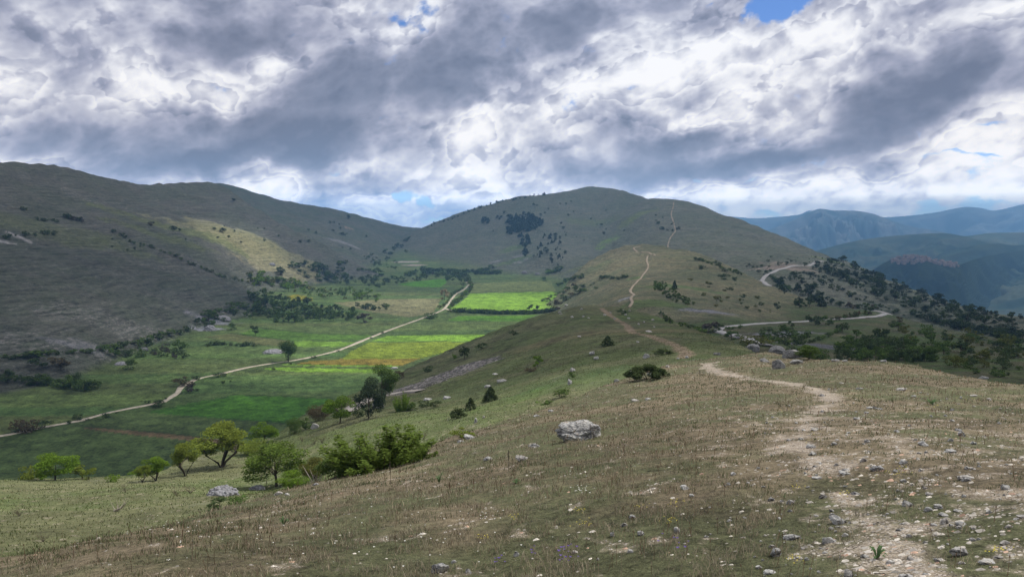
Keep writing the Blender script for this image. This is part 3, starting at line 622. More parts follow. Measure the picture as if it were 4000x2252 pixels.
ridge('mountain', [(2500,870,9630),(2700,850,9630),(2850,846,9760),(2950,852,9820),(3020,848,9630),(3120,838,9340),(3170,820,9340),(3230,832,9340),(3330,844,9630),(3420,850,10230),(3550,842,10540),(3650,830,10540),(3780,808,10540),(3830,812,10540),(3880,822,10540),(3940,811,10540),(4000,797,10540),(4150,770,10540),(4500,790,10540)],
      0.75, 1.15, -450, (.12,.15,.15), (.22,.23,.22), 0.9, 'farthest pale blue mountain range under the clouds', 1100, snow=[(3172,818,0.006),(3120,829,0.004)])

# ------------------------------------------------------------------ added cloud layer above the frame, unseen, shaped to shade and light the ground
CH, CT = 1500.0, 90.0
def deck_point(px, py):
    h = hit(px, py, 20)
    k = (CH - h[2])/SUN_DIR.z; return h[0]+SUN_DIR.x*k, h[1]+SUN_DIR.y*k, h
n = 215; gx_ = np.linspace(-2700, 4600, n); X_, Y_ = np.meshgrid(gx_, gx_, indexing='ij')
rr_ = np.hypot(X_, Y_); clear = np.zeros_like(X_)
warpx = fbm(X_, Y_, 220, 3)*22; warpy = fbm(X_+700, Y_, 220, 3)*22
# px, py, radius across the view, radius along the view, how far it opens
GAPS = [(1990,1180,130,120,1.0),(1700,1170,110,90,.9),(1480,1185,75,70,.9),(1300,1145,85,75,.95),(1120,1120,80,75,.95),(1780,1322,80,38,1.0),(1560,1375,75,40,1.0),(1270,1342,80,20,.95),(1360,1438,100,32,1.0),(1440,1480,80,24,.8),(1050,1560,70,18,.35),
        (1950,1110,110,60,.55),(2340,1085,80,90,.40),(2200,1040,120,60,.25),(2480,1010,90,80,.25),(955,935,85,130,1.0),(1020,1005,75,70,.95),(960,1060,60,40,.8),(1690,1495,26,24,.6),(1560,1500,22,18,.5),(2480,1185,60,40,.15),
        (300,1900,50,30,.95),(800,1850,40,32,.95),(1150,1800,34,24,.70),(700,1960,26,16,.5),(1500,1680,50,24,.45),(1450,1600,40,30,.4),(3960,1190,300,260,.9),(1560,1290,240,140,.60),(950,1350,140,70,.30),(0,1950,30,20,.5)]
for (px, py, ra, rl, k_) in GAPS:
    cx, cy, h = deck_point(px, py); th = math.atan2(h[0], h[1])
    ex, ey = X_+warpx*min(1, ra/60)-cx, Y_+warpy*min(1, ra/60)-cy; u = ex*math.cos(th)-ey*math.sin(th); v_ = ex*math.sin(th)+ey*math.cos(th)
    clear = 1-(1-clear)*(1-k_*np.exp(-(np.hypot(u/ra, v_/rl)**3.0)*0.75))
# added layer thinned to let more sun onto the nearest hill
cx, cy, h = deck_point(2400, 1900); clear = np.maximum(clear, 0.78*np.exp(-(np.hypot(X_-cx-10, Y_-cy-0)/75)**4))
thin = 0.19 + 0.08*fbm(X_, Y_, 500, 4) + 0.10*np.exp(-(np.hypot(X_-cx-300, Y_-cy-1400)/900)**2)
cx2, cy2, h2 = deck_point(250, 1200); thin = thin + 0.10*np.exp(-(np.hypot(X_-1000, Y_-2100)/900)**4) - 0.12*np.exp(-(np.hypot(X_-cx2, Y_-cy2)/350)**2)
trans = np.clip(np.maximum(clear, thin), 0.03, 1)*1.0
dd_ = np.minimum(np.hypot(X_-550, Y_-350)-3150, np.hypot(X_-2350, Y_-3300)-650); edge = sst(-dd_/420); trans = 1-(1-trans)*edge
al = 1-np.sqrt(trans)
lump = (0.5+fbm(X_, Y_, 300, 5, .55))
th_ = CT*(al/0.6)*np.clip(lump, .2, 1.3)
bot = np.stack([X_, Y_, CH - th_*0.6], -1).reshape(-1, 3); top = np.stack([X_, Y_, CH + 6 + th_], -1).reshape(-1, 3)
i, j = np.meshgrid(np.arange(n-1), np.arange(n-1), indexing='ij'); q = np.stack([i*n+j, i*n+j+1, (i+1)*n+j+1, (i+1)*n+j], -1).reshape(-1, 4)
keep = (dd_.ravel()[q] < 0).all(1); q = q[keep]
ca_ = np.repeat(al.ravel()[:, None], 3, 1)
cm, t, b = mat('shade_cloud', 1.0, 0.0); b.inputs['Base Color'].default_value = (.8,.8,.82,1)
tr = t.nodes.new('ShaderNodeBsdfTransparent'); tl = t.nodes.new('ShaderNodeBsdfTranslucent'); tl.inputs[0].default_value = (.90,.92,.96,1)
df_ = t.nodes.new('ShaderNodeBsdfDiffuse'); df_.inputs[0].default_value = (.8,.82,.86,1)
m1 = t.nodes.new('ShaderNodeMixShader'); m1.inputs[0].default_value = 0.72; t.links.new(df_.outputs[0], m1.inputs[1]); t.links.new(tl.outputs[0], m1.inputs[2])
m2 = t.nodes.new('ShaderNodeMixShader'); t.links.new(attr(t).outputs['Fac'], m2.inputs[0]); t.links.new(tr.outputs[0], m2.inputs[1]); t.links.new(m1.outputs[0], m2.inputs[2])
t.links.new(m2.outputs[0], t.nodes['Material Output'].inputs[0])
me = mesh_np('clouds', np.vstack([bot, top]), np.vstack([q, q[:, ::-1]+n*n]), 4, [cm], True, np.vstack([ca_, ca_]))
tag(link('clouds', me), 'added cloud layer above the view, shaped to shade the hills', kind='structure')

# ------------------------------------------------------------------ haze
me = bpy.data.meshes.new('haze'); hx, z0, z1 = 12000.0, -520.0, 400.0
vs = [(-hx,-hx,z0),(hx,-hx,z0),(hx,hx,z0),(-hx,hx,z0),(-hx,-hx,z1),(hx,-hx,z1),(hx,hx,z1),(-hx,hx,z1)]
me.from_pydata(vs, [], [(0,3,2,1),(4,5,6,7),(0,1,5,4),(1,2,6,5),(2,3,7,6),(3,0,4,7)])
hm = bpy.data.materials.new('haze'); hm.use_nodes = True; t = hm.node_tree; t.nodes.clear()
o_ = t.nodes.new('ShaderNodeOutputMaterial'); pv = t.nodes.new('ShaderNodeVolumePrincipled'); t.links.new(pv.outputs[0], o_.inputs['Volume'])
pv.inputs['Color'].default_value = (.27,.58,1.0,1); pv.inputs['Density'].default_value = 1.95e-4; pv.inputs['Anisotropy'].default_value = 0.0
me.materials.append(hm); tag(link('haze', me), kind='stuff')
sc.cycles.volume_bounces = 0; sc.cycles.transparent_max_bounces = 16; sc.cycles.max_bounces = 5
# ------------------------------------------------------------------ plants
def leafmat(name, c1, c2, transl=0.3):
    m = bpy.data.materials.new(name); m.use_nodes = True; t = m.node_tree; t.nodes.clear()
    o = t.nodes.new('ShaderNodeOutputMaterial'); d = t.nodes.new('ShaderNodeBsdfDiffuse'); tr = t.nodes.new('ShaderNodeBsdfTranslucent')
    mx = t.nodes.new('ShaderNodeMixShader'); mx.inputs[0].default_value = transl
    oi = t.nodes.new('ShaderNodeObjectInfo'); a = attr(t)
    f = S(t, oi.outputs['Random'])*0.55 + S(t, a.outputs['Fac'])*0.45
    c = mixc(t, f, c1, c2); br = t.nodes.new('ShaderNodeVectorMath'); br.operation = 'SCALE'; t.links.new(c, br.inputs[0])
    t.links.new((S(t, a.outputs['Fac'])*0.7 + 0.65).k, br.inputs[3])
    t.links.new(br.outputs[0], d.inputs[0]); t.links.new(br.outputs[0], tr.inputs[0])
    t.links.new(d.outputs[0], mx.inputs[1]); t.links.new(tr.outputs[0], mx.inputs[2]); t.links.new(mx.outputs[0], o.inputs[0]); return m
LM = {'fresh': leafmat('fresh_leaves', (.140,.210,.030), (.110,.190,.022), .4), 'yellow': leafmat('spring_leaves', (.170,.205,.038), (.135,.185,.032), .4),
      'green': leafmat('green_leaves', (.072,.118,.032), (.092,.138,.036)), 'green2': leafmat('shoot_leaves', (.125,.175,.036), (.105,.155,.032), .4), 'dark': leafmat('dark_leaves', (.056,.082,.034), (.070,.098,.040)),
      'pine': leafmat('pine_needles', (.042,.060,.036), (.052,.070,.040), .1), 'juniper': leafmat('juniper_needles', (.054,.078,.030), (.070,.088,.036), .1),
      'brown': leafmat('brown_leaves', (.105,.080,.048), (.085,.075,.040), .2), 'blush': leafmat('blossom', (.300,.240,.155), (.250,.215,.130), .3),
      'purple': leafmat('bare_purple_twigs', (.085,.070,.062), (.075,.068,.058), .1), 'dry': leafmat('dry_twigs', (.150,.125,.085), (.11,.095,.065), .1),
      'olive': leafmat('olive_leaves', (.095,.115,.030), (.110,.110,.030), .3)}
TR = 0.6
bark = plain('bark', (.085,.068,.052), .3, 6.0)
def tube(pts, rads, k=5):
    rads = [q*TR for q in rads]
    """tapered limb -> verts, quads"""
    P = np.array(pts, float); n = len(P); d = np.gradient(P, axis=0); d /= np.linalg.norm(d, axis=1)[:, None]+1e-9
    up = np.where(np.abs(d[:, 2:3]) < 0.9, [[0, 0, 1.]], [[1., 0, 0]]); a = np.cross(d, up); a /= np.linalg.norm(a, axis=1)[:, None]; b_ = np.cross(d, a)
    an = np.arange(k)*2*math.pi/k
    v = P[:, None] + np.array(rads)[:, None, None]*(np.cos(an)[None, :, None]*a[:, None] + np.sin(an)[None, :, None]*b_[:, None])
    i, j = np.meshgrid(np.arange(n-1), np.arange(k), indexing='ij'); j2 = (j+1) % k
    return v.reshape(-1, 3), np.stack([i*k+j, i*k+j2, (i+1)*k+j2, (i+1)*k+j], -1).reshape(-1, 4)
def join(parts):
    vs, fs, o = [], [], 0
    for v, f in parts: vs.append(v); fs.append(f+o); o += len(v)
    return np.vstack(vs), np.vstack(fs)
def leaves(cents, size, r, elong=1.0, tint=None, droop=0.0):
    n = len(cents); a = r.normal(size=(n, 3)); a[:, 2] = a[:, 2]*0.7+droop; a /= np.linalg.norm(a, axis=1)[:, None]
    b_ = np.cross(a, r.normal(size=(n, 3))); b_ /= np.linalg.norm(b_, axis=1)[:, None]
    s = size*r.uniform(.6, 1.35, n)[:, None]; A, B = a*s*elong, b_*s
    v = np.stack([cents-A-B*.3, cents-A*.1-B, cents+A+B*.3, cents+A*.1+B], 1).reshape(-1, 3)
    tt = np.repeat((r.uniform(0, 1, n) if tint is None else tint), 4)
    return v, np.arange(4*n).reshape(-1, 4), np.repeat(tt[:, None], 3, 1)
def crown_pts(r, n, blobs_, shell=0.55):
    """leaf centres gathered in clumps: blobs_ = (x, y, z, rx, ry, rz)"""
    w = np.array([b_[3]*b_[4]*b_[5] for b_ in blobs_])**0.7; k = r.choice(len(blobs_), n, p=w/w.sum()); B = np.array(blobs_)[k]
    d = r.normal(size=(n, 3)); d /= np.linalg.norm(d, axis=1)[:, None]; rad = r.uniform(shell**2, 1.12, n)**0.5
    tint = np.random.default_rng(k.sum()).uniform(0, 1, len(blobs_))[k]*0.6 + r.uniform(0, 1, n)*0.4
    return B[:, :3]+d*B[:, 3:]*rad[:, None], tint
# every plant mesh has its base at the origin, height 1 and width about 1
MESH = {}
def clumps(r, n, cx, cz, rx, rz, cr, lo=0.0):
    out = []
    for _ in range(n):
        d = r.normal(size=3); d /= np.linalg.norm(d); q = r.uniform(.35, 1)**.6
        z = cz+d[2]*rz*q
        if z < lo: z = lo+abs(z-lo)*.3
        s = cr*r.uniform(.6, 1.3); out.append((cx+d[0]*rx*q, d[1]*rx*q, z, s, s, s*.75))
    return out
def make(kind, var, tier):
    r = np.random.default_rng(abs(hash((len(kind)*7+ord(kind[0])*31+ord(kind[-1]), var, tier))) % 2**31)
    N = {0: 7000, 1: 560, 2: 130}[tier]; sz = {0: .0130, 1: .037, 2: .080}[tier]; trunk = []
    if kind in ('broadleaf', 'round'):
        rx = .36; cz, rz = (.62, .30) if kind == 'broadleaf' else (.52, .40)
        B = clumps(r, 20 if tier == 0 else 9, 0, cz-.04, rx, rz+.05, .14, .14)
        lean = r.uniform(-.06, .06, 2); trunk.append(tube([(0,0,-.03),(lean[0]*.3,lean[1]*.3,.18),(lean[0],lean[1],.42),(lean[0],lean[1],.62)], [.035,.027,.018,.006]))
        for _ in range(7):
            b_ = B[r.integers(len(B))]; z0 = r.uniform(.16, .36); trunk.append(tube([(0,0,z0),(b_[0]*.45,b_[1]*.45,(z0+b_[2])*.5),(b_[0],b_[1],b_[2])], [.016,.010,.003], 4))
    elif kind == 'lollipop':
        B = clumps(r, 22, 0, .62, .26, .32, .17, .3)+[(0,0,.28,.15,.15,.14),(0.03,0,.16,.11,.11,.10)]
        trunk.append(tube([(0,0,-.03),(0,0,.2),(0.01,0,.5),(0,0,.8)], [.045,.035,.025,.008]))
    elif kind == 'vase':
        B = clumps(r, 20, 0, .74, .36, .20, .13, .42)+clumps(r, 8, 0, .5, .30, .15, .09, .3)
        for _ in range(6):
            b_ = B[r.integers(len(B))]; an = math.atan2(b_[1], b_[0]); fx, fy = math.cos(an)*.1, math.sin(an)*.1
            trunk.append(tube([(0,0,-.03),(fx*.5,fy*.5,.15),(fx*2,fy*2,.38),(b_[0]*.8,b_[1]*.8,.6),(b_[0],b_[1],b_[2]+.05)], [.030,.026,.020,.011,.003]))
            for _ in range(5):
                c_ = B[r.integers(len(B))]; t0 = r.uniform(.3,.5); trunk.append(tube([(fx*2,fy*2,.38),((fx*2+c_[0])/2,(fy*2+c_[1])/2,t0+.15),(c_[0],c_[1],c_[2])], [.010,.006,.002], 4))
        N = int(N*.95)
    elif kind == 'bush':
        B = clumps(r, 14 if tier == 0 else 8, 0, .42, .40, .38, .20, .12)
        for _ in range(5): an = r.uniform(0, 6.28); trunk.append(tube([(0,0,-.03),(math.cos(an)*.1,math.sin(an)*.1,.3),(math.cos(an)*.25,math.sin(an)*.25,.6)], [.02,.014,.004], 4))
    elif kind == 'shoots':
        B = []
        for _ in range(34):
            an = r.uniform(0, 6.28); q = r.uniform(0, 1)**.5*.42; x, y = math.cos(an)*q, math.sin(an)*q; h_ = (1-(q/.55)**2)*r.uniform(.75, 1.05)
            for s_ in np.linspace(.15, 1, 5): B.append((x*(.5+.5*s_), y*(.5+.5*s_), h_*s_, .030+.035*(1-s_), .030+.035*(1-s_), .09))
            trunk.append(tube([(x*.4,y*.4,-.03),(x*.8,y*.8,h_*.5),(x,y,h_*.97)], [.008,.006,.002], 4))
        N = int(N*1.6); sz *= .75
    elif kind == 'twigs':
        B = None; pts_ = []
        for _ in range(26 if tier == 0 else 12):
            an = r.uniform(0, 6.28); q = r.uniform(.15, .5); x, y, z = math.cos(an)*q, math.sin(an)*q, r.uniform(.5, 1)
            trunk.append(tube([(0,0,-.03),(x*.4+r.normal()*.02,y*.4,z*.5),(x,y,z)], [.014,.009,.003], 4)); pts_ += [(x*s_+r.normal()*.04, y*s_+r.normal()*.04, z*s_) for s_ in r.uniform(.45, 1, 14)]
        pts_ = np.array(pts_)
    elif kind == 'conifer':
        B = None; n_ = int(N*1.2); z = r.uniform(.06, 1, n_)**1.25; z = z/ z.max(); tiers = np.floor(z*9+r.uniform(0,.5,n_)); an = r.uniform(0, 6.28, n_)
        lob = 1+.25*np.sin(an*3+tiers*1.7)+.15*np.sin(an*5+tiers); rr = .42*(1-z)**.8*lob*r.uniform(.35, 1, n_)**.5+.012
        pts_ = np.stack([np.cos(an)*rr, np.sin(an)*rr, z-.10*rr+.02], 1); trunk.append(tube([(0,0,-.03),(0,0,.5),(0,0,.97)], [.035,.02,.004]))
        for k_ in range(14): a_ = r.uniform(0, 6.28); z0 = r.uniform(.08,.75); l_ = .36*(1-z0)**.8; trunk.append(tube([(0,0,z0),(math.cos(a_)*l_,math.sin(a_)*l_,z0+.02)], [.010,.002], 4))
    elif kind == 'pine':
        B = clumps(r, 9, 0, .66, .26, .26, .16, .25)+clumps(r, 5, 0, .35, .32, .1, .13, .16)+[(0,0,.92,.12,.12,.10)]
        trunk.append(tube([(0,0,-.03),(0,0,.4),(0.02,0,.9)], [.035,.024,.006]))
        for k_ in range(8): b_ = B[r.integers(len(B))]; trunk.append(tube([(0,0,b_[2]*.8),(b_[0],b_[1],b_[2])], [.012,.003], 4))
    elif kind == 'spread':
        B = []
        for _ in range(24):
            an = r.uniform(0, 6.28); q = r.uniform(.1, .45); B.append((math.cos(an)*q, math.sin(an)*q, .15+(.55-q)*r.uniform(.3, 1.5), .10, .10, .16))
        for _ in range(8): an = r.uniform(0, 6.28); trunk.append(tube([(0,0,-.03),(math.cos(an)*.15,math.sin(an)*.15,.25),(math.cos(an)*.35,math.sin(an)*.35,.5)], [.02,.014,.004], 4))
        N = int(N*1.1)
    if B is not None: pts_, ti = crown_pts(r, N, B)
    else: ti = r.uniform(0, 1, len(pts_))
    pts_[:, 2] = np.maximum(pts_[:, 2], .02)
    v, f, tc_ = leaves(pts_, sz*(1.1 if kind in ('conifer', 'pine', 'spread') else 1)*(.5 if kind == 'twigs' else 1), r, 1.5 if kind in ('conifer', 'spread', 'shoots', 'twigs') else 1.0, ti, 0)
    zt = v[:, 2].max(); v[:, 2] /= zt; wd = np.percentile(np.abs(v[:, :2]), 97)*2; v[:, :2] /= wd
    trunk = [((v_-0, f_)) for v_, f_ in trunk]; tv, tf = join(trunk); tv[:, 2] = np.where(tv[:, 2] > 0, tv[:, 2]/zt, tv[:, 2]); tv[:, :2] /= wd
    return (v, f, tc_), (tv, tf)
def get(kind, var, tier, leaf):
    k = (kind, var, tier, leaf)
    if k not in MESH:
        (v, f, tc_), (tv, tf) = make(kind, var, tier)
        if tier < 2:
            MESH[k] = (mesh_np('crown', v, f, 4, [LM[leaf]], False, tc_), mesh_np('trunk', tv, tf, 4, [bark]))
        else:
            me = mesh_np('far_tree', np.vstack([v, tv]), np.vstack([f, tf+len(v)]), 4, [LM[leaf], bark], False, np.vstack([tc_, np.full((len(tv), 3), .5)]))
            me.polygons.foreach_set('material_index', np.r_[np.zeros(len(f)), np.ones(len(tf))].astype(np.int32)); MESH[k] = (me, None)
    return MESH[k]
prng = np.random.default_rng(11)
def plant(name, kind, leaf, px, py, hp, wp, label, cat, group=None, var=None, parts=('crown', 'trunk'), tier=None, rmin=16):
    h = hit(px, py, rmin)
    if not h or (h[0]**2+h[1]**2) > 4500**2: return None
    R = math.hypot(h[0], h[1]); hm_, wm = hp*R/F*1.02, wp*R/F
    if tier is None: tier = 0 if hp >= 55 else (1 if hp > 17 else 2)
    var = int(prng.integers(3)) if var is None else var
    cr_, tk = get(kind, var, tier, leaf); s = (wm, wm, hm_); rz = prng.uniform(0, 6.28)
    if tier == 2: o = link(name, cr_)
    else:
        o = bpy.data.objects.new(name, None); C.objects.link(o); o.empty_display_size = .3
        link(parts[0], cr_, o); link(parts[1], tk, o)
    o.location = (h[0], h[1], h[2]-0.03*min(hm_, 3)); o.rotation_euler = (0, 0, rz); o.scale = s
    tag(o, label, cat, group); return o
T_, B_, SH = 'tree', 'bush', 'shrub'
for a in [
 ('young_tree','broadleaf','fresh',215,1874,92,118,'spreading light green tree at the far left of the grassy shelf',T_),
 ('bush','bush','yellow',112,1872,44,66,'yellow green bush left of the spreading tree on the shelf',B_),
 ('bush','bush','fresh',165,1872,40,50,'small bright bush touching the spreading tree at its left',B_),
 ('young_tree','broadleaf','yellow',322,1870,50,66,'small lime tree just right of the spreading tree',T_),
 ('bush','bush','yellow',345,1872,38,38,'low lime bush in front of the small lime tree',B_),
 ('bush','bush','fresh',441,1882,30,44,'low round green bush alone in the middle of the shelf edge',B_),
 ('bush','bush','fresh',535,1858,26,56,'flat bright bush on the shelf edge above the twin saplings',B_),
 ('sapling','vase','yellow',556,1882,62,48,'thin leaning sapling, left one of the twin saplings',T_),
 ('sapling','vase','fresh',610,1876,88,84,'umbrella shaped sapling, right one of the twin saplings',T_),
 ('young_tree','vase','yellow',725,1857,126,92,'slim many stemmed yellow green tree left of the vase shaped tree',T_),
 ('spreading_tree','vase','yellow',866,1824,162,192,'vase shaped yellow green tree with dark forked trunk',T_),
 ('bush','bush','yellow',980,1772,58,118,'golden green bush between the vase shaped tree and the two stemmed tree',B_),
 ('green_tree','broadleaf','fresh',1033,1728,78,96,'bright green tree standing behind the two stemmed tree',T_),
 ('two_stemmed_tree','broadleaf','green2',1080,1899,178,222,'large two stemmed tree at the edge of the dry slope',T_),
 ('bush','bush','fresh',1150,1900,60,120,'leafy bush at the foot of the two stemmed tree',B_),
 ('shrub','bush','olive',1230,1868,84,104,'open olive shrub between the two stemmed tree and the big thicket',SH),
 ('thicket','shoots','green2',1490,1842,178,360,'big thicket of upright green shoots behind the dry slope',B_),
 ('bush','bush','green',1350,1862,100,210,'dark green bush in front of the big thicket at its left',B_),
 ('bush','shoots','green2',1620,1800,86,130,'right hand tail of the big thicket with upright shoots',B_),
 ('bush','bush','yellow',1470,1842,42,84,'small lime bush in front of the big thicket',B_),
 ('bush','bush','yellow',1805,1712,46,92,'lime bush on the brow left of the grey boulder',B_),
 ('green_tree','broadleaf','fresh',1328,1652,116,106,'tall pale leaved tree left of the gravel road',T_),
 ('shrub','bush','brown',1245,1642,64,84,'russet brown shrub left of the tall pale leaved tree',SH),
 ('bush','bush','green',1152,1692,62,56,'dark green bush at the field edge, left of a pair',B_),
 ('bush','bush','green',1192,1676,46,58,'dark green bush at the field edge, right of a pair',B_),
 ('pine_tree','round','pine',1440,1636,165,112,'dark bushy pine beside the gravel road bend',T_),
 ('oak_tree','round','green',1492,1572,150,122,'rounded deep green tree behind the dark pine',T_),
 ('bush','bush','dark',1402,1628,46,44,'small dark bush at the foot of the dark pine',B_),
 ('bush','bush','brown',1560,1478,34,40,'brown green shrub on the pale rocks at the slope edge',B_),
 ('conical_tree','shoots','fresh',1572,1604,80,64,'yellow green cone shaped young tree below the gravel road',T_),
 ('bush','bush','green',1612,1600,30,40,'low green bush right of the cone shaped young tree',B_),
 ('bush','bush','dark',855,1987,46,90,'dark green bush in front of the stone pile',B_),
 ('bush','bush','green',930,1972,34,90,'low green bush right of the dark bush below the stone pile',B_),
 ('dry_shrub','twigs','dry',490,1922,38,34,'small dry tuft shrub casting a shadow on the shelf',SH),
 ('dry_shrub','twigs','dry',75,2014,42,48,'bare twiggy shrub low on the left of the shelf',SH),
 ('dry_shrub','twigs','dry',690,1934,38,50,'bare twiggy shrub left of the stone pile',SH),
 ('dry_shrub','twigs','dry',745,1925,36,56,'tangled dry shrub touching the stone pile',SH),
 ('dry_shrub','twigs','dry',168,2115,34,40,'sparse twiggy shrub at the bottom left of the green slope',SH),
 ('dry_shrub','twigs','brown',1180,1724,28,30,'left one of three small bare shrubs above the thicket',SH),
 ('dry_shrub','twigs','brown',1226,1734,34,36,'middle one of three small bare shrubs above the thicket',SH),
 ('dry_shrub','twigs','brown',1258,1730,36,38,'right one of three small bare shrubs above the thicket',SH),
 ('dry_shrub','twigs','dry',1140,1748,20,36,'low grey dry shrub left of the three small bare shrubs',SH),
 ('dry_shrub','twigs','brown',1655,1715,32,30,'bare twiggy shrub between the thicket and the lime bush',SH),
 ('juniper','conifer','juniper',1916,1568,64,58,'dark pointed juniper alone on the near slope above the brow',SH),
 ('juniper','conifer','juniper',1838,1600,52,50,'dark upright juniper leaning over a browner one',SH),
 ('juniper','spread','juniper',1792,1632,46,62,'browner spreading juniper below the upright one',SH),
 ('young_tree','round','fresh',2100,1432,46,46,'small round bright tree alone on the near slope',T_),
 ('bush','bush','brown',2072,1452,20,44,'reddish low bush at the foot of the small round tree',B_),
 ('juniper','pine','juniper',1815,1400,50,40,'dark small conifer near the upper left edge of the near slope',SH),
 ('juniper','bush','dark',1672,1454,30,32,'dark round juniper above the eroded bank',SH),
 ('bush','bush','fresh',1774,1402,22,26,'bright small bush left of the dark small conifer',B_),
 ('shrub','bush','dark',1882,1362,28,46,'dark wiry shrub at the upper left edge of the near slope',SH),
 ('shrub','bush','dark',2005,1309,22,36,'dark shrub high on the near slope, right of the wiry one',SH),
 ('juniper','conifer','juniper',2374,1350,42,50,'layered dark juniper left of the worn trail on the knoll',SH),
 ('juniper','spread','juniper',2530,1482,66,160,'wide spreading dark juniper among the rocks at the brow',SH),
 ('juniper','spread','juniper',2600,1384,24,100,'low creeping juniper beside the trail',SH),
 ('bush','bush','dark',2430,1228,24,44,'dark bush on the top of the knoll',B_),
 ('bush','bush','green',2190,1552,36,70,'green bush in the fold of the near slope, lower one',B_),
 ('bush','bush','green',2236,1474,28,38,'green bush by the pale rocks in the fold of the near slope',B_),
 ('bush','bush','green',2130,1578,16,60,'low green bush at the bottom of the fold',B_),
 ('shrub','bush','juniper',1700,1590,30,56,'brown green shrub row end at the rocky step, left part',SH),
 ('shrub','bush','juniper',1660,1588,26,50,'brown green shrub at the rocky step below the road',SH),
 ('shrub','bush','olive',2950,1345,34,110,'mossy olive shrub against the rock outcrop on the brow',SH),
 ('lone_tree','lollipop','green',1127,1411,84,53,'tall oval tree standing alone beside the dirt track',T_),
 ('flowering_tree','round','blush',1737,1170,43,40,'pale pinkish brown tree by the bright green field',T_),
 ('bare_tree','round','purple',1422,1259,36,52,'dark purplish tree at the edge of the meadow',T_),
 ('valley_tree','broadleaf','dark',999,1308,36,32,'small dark tree alone in the strip fields',T_),
 ('valley_tree','bush','green',906,1288,28,30,'bushy green tree left of the strip fields',T_),
 ('valley_tree','bush','green',508,1443,40,46,'round tree beside the low stone heap in the pasture',T_),
 ('reddish_tree','broadleaf','brown',237,1444,46,62,'reddish brown tree in the left pasture',T_),
 ('valley_tree','broadleaf','dark',152,1440,40,48,'dark tree left of the reddish brown one',T_),
 ('reddish_bush','bush','brown',98,1686,46,86,'large reddish brown bush beside the track at the far left',B_),
 ('bush','bush','dark',172,1670,26,46,'dark bush right of the large reddish brown one',B_),
 ('reddish_bush','bush','brown',715,1506,34,70,'russet bush where the track bends',B_),
 ('reddish_bush','bush','purple',748,1530,34,50,'dull brown bush on the near side of the track bend',B_),
 ('bush','bush','dark',616,1588,26,48,'dark bush on the track below the bend',B_),
 ('bush','bush','dark',855,1472,18,34,'left one of two dark bushes on the track',B_),
 ('bush','bush','dark',874,1468,12,20,'right one of two dark bushes on the track',B_),
 ('bush','bush','dark',762,1482,16,30,'dark bush just above the track bend',B_),
 ('bush','bush','dark',303,1640,24,30,'dark bush by the track left of the fallow strip',B_),
 ('bush','bush','dark',416,1630,18,28,'small dark bush on the near edge of the track',B_),
 ('bush','bush','green',1683,1243,22,58,'wide bush where the track reaches the hedge',B_),
 ('oak_tree','round','brown',2166,1212,42,50,'round olive brown tree at the right end of the dark hedge',T_),
 ('hedge_tree','broadleaf','dark',2068,1212,24,26,'left one of two small trees in the hedge',T_),
 ('hedge_tree','broadleaf','dark',2100,1212,22,20,'right one of two small trees in the hedge',T_),
 ('bush','bush','green',2126,1098,18,24,'round bush by the pale stone heap at the spur foot',B_),
 ('pine_tree','conifer','pine',2635,1128,34,22,'lone dark fir by the gully on the spur',T_),
 ('bush','bush','dark',2830,1092,24,40,'wide dark bush on the right flank of the spur',B_),
 ('bush','bush','dark',2868,1096,16,20,'small dark bush right of the wide one on the spur',B_),
 ('bush','bush','dark',2742,1050,16,26,'round dark bush upper right on the spur',B_),
 ('bush','bush','dark',2715,1016,13,14,'small dark bush at the start of the row on the spur',B_),
 ('bare_tree','broadleaf','purple',2770,1296,44,66,'purplish bare tree left of the road hairpin',T_),
 ('bush','bush','dark',2810,1290,30,34,'dark bush between the purplish tree and the hairpin',B_),
 ('green_tree','round','green',2858,1326,34,58,'dark green bush inside the road hairpin',T_),
 ('hillside_tree','bush','pine',3036,1208,30,32,'dark tree left of the four in a row on the bowl side',T_),
 ('hillside_tree','pine','pine',3118,1190,30,30,'second dark tree of the row above the road',T_),
 ('hillside_tree','round','dark',3122,1202,30,36,'rounded dark tree in front of the second one of the row',T_),
 ('hillside_tree','round','dark',3161,1198,34,38,'rounded dark tree, third of the row above the road',T_),
 ('hillside_tree','conifer','pine',3210,1196,36,32,'layered dark fir at the right end of the row above the road',T_),
 ('green_tree','round','dark',3095,1374,52,54,'dark round tree behind the rock outcrop on the brow',T_),
 ('green_tree','round','green',3160,1402,58,80,'bright green tree right behind the rock outcrop',T_),
 ('green_tree','bush','green',3205,1404,40,60,'green tree right of the bright one behind the brow',T_),
 ('roadside_tree','round','dark',3185,1268,34,62,'broad dark tree hiding the road, left one of two',T_),
 ('roadside_tree','round','green',3236,1270,36,44,'broad tree hiding the road, right one of two',T_),
 ('roadside_tree','round','dark',3093,1276,24,24,'small dark tree below the road',T_),
 ('bush','bush','dark',3058,1292,20,30,'small dark bush in the bowl below the road',B_),
 ('green_tree','broadleaf','dark',3290,1296,34,44,'dark tree with a slanting hedge below it in the bowl',T_),
 ('green_tree','round','green',3345,1320,32,34,'round tree left of the dense copse in the bowl',T_),
 ('green_tree','round','green',3630,1410,56,60,'rounded green tree at the right end of the copse',T_),
 ('green_tree','round','dark',3580,1410,44,60,'dark tree left of the rounded one at the end of the copse',T_),
 ('dark_tree','round','dark',3762,1378,38,48,'dark round tree alone right of the copse',T_),
 ('bare_tree','broadleaf','brown',3516,1262,24,22,'thin bare tree on the skyline of the bowl',T_),
 ('bush','bush','dark',3488,1276,24,34,'dark bush left of the thin bare tree',B_),
 ('green_tree','bush','green',3620,1296,28,40,'green bush right of the thin bare tree',T_),
 ('summit_tree','pine','pine',2343,728,11,8,'lone tree on the top of the highest hill',T_),
 ('hill_tree','round','dark',2238,738,10,11,'small round tree left of the summit on the skyline',T_),
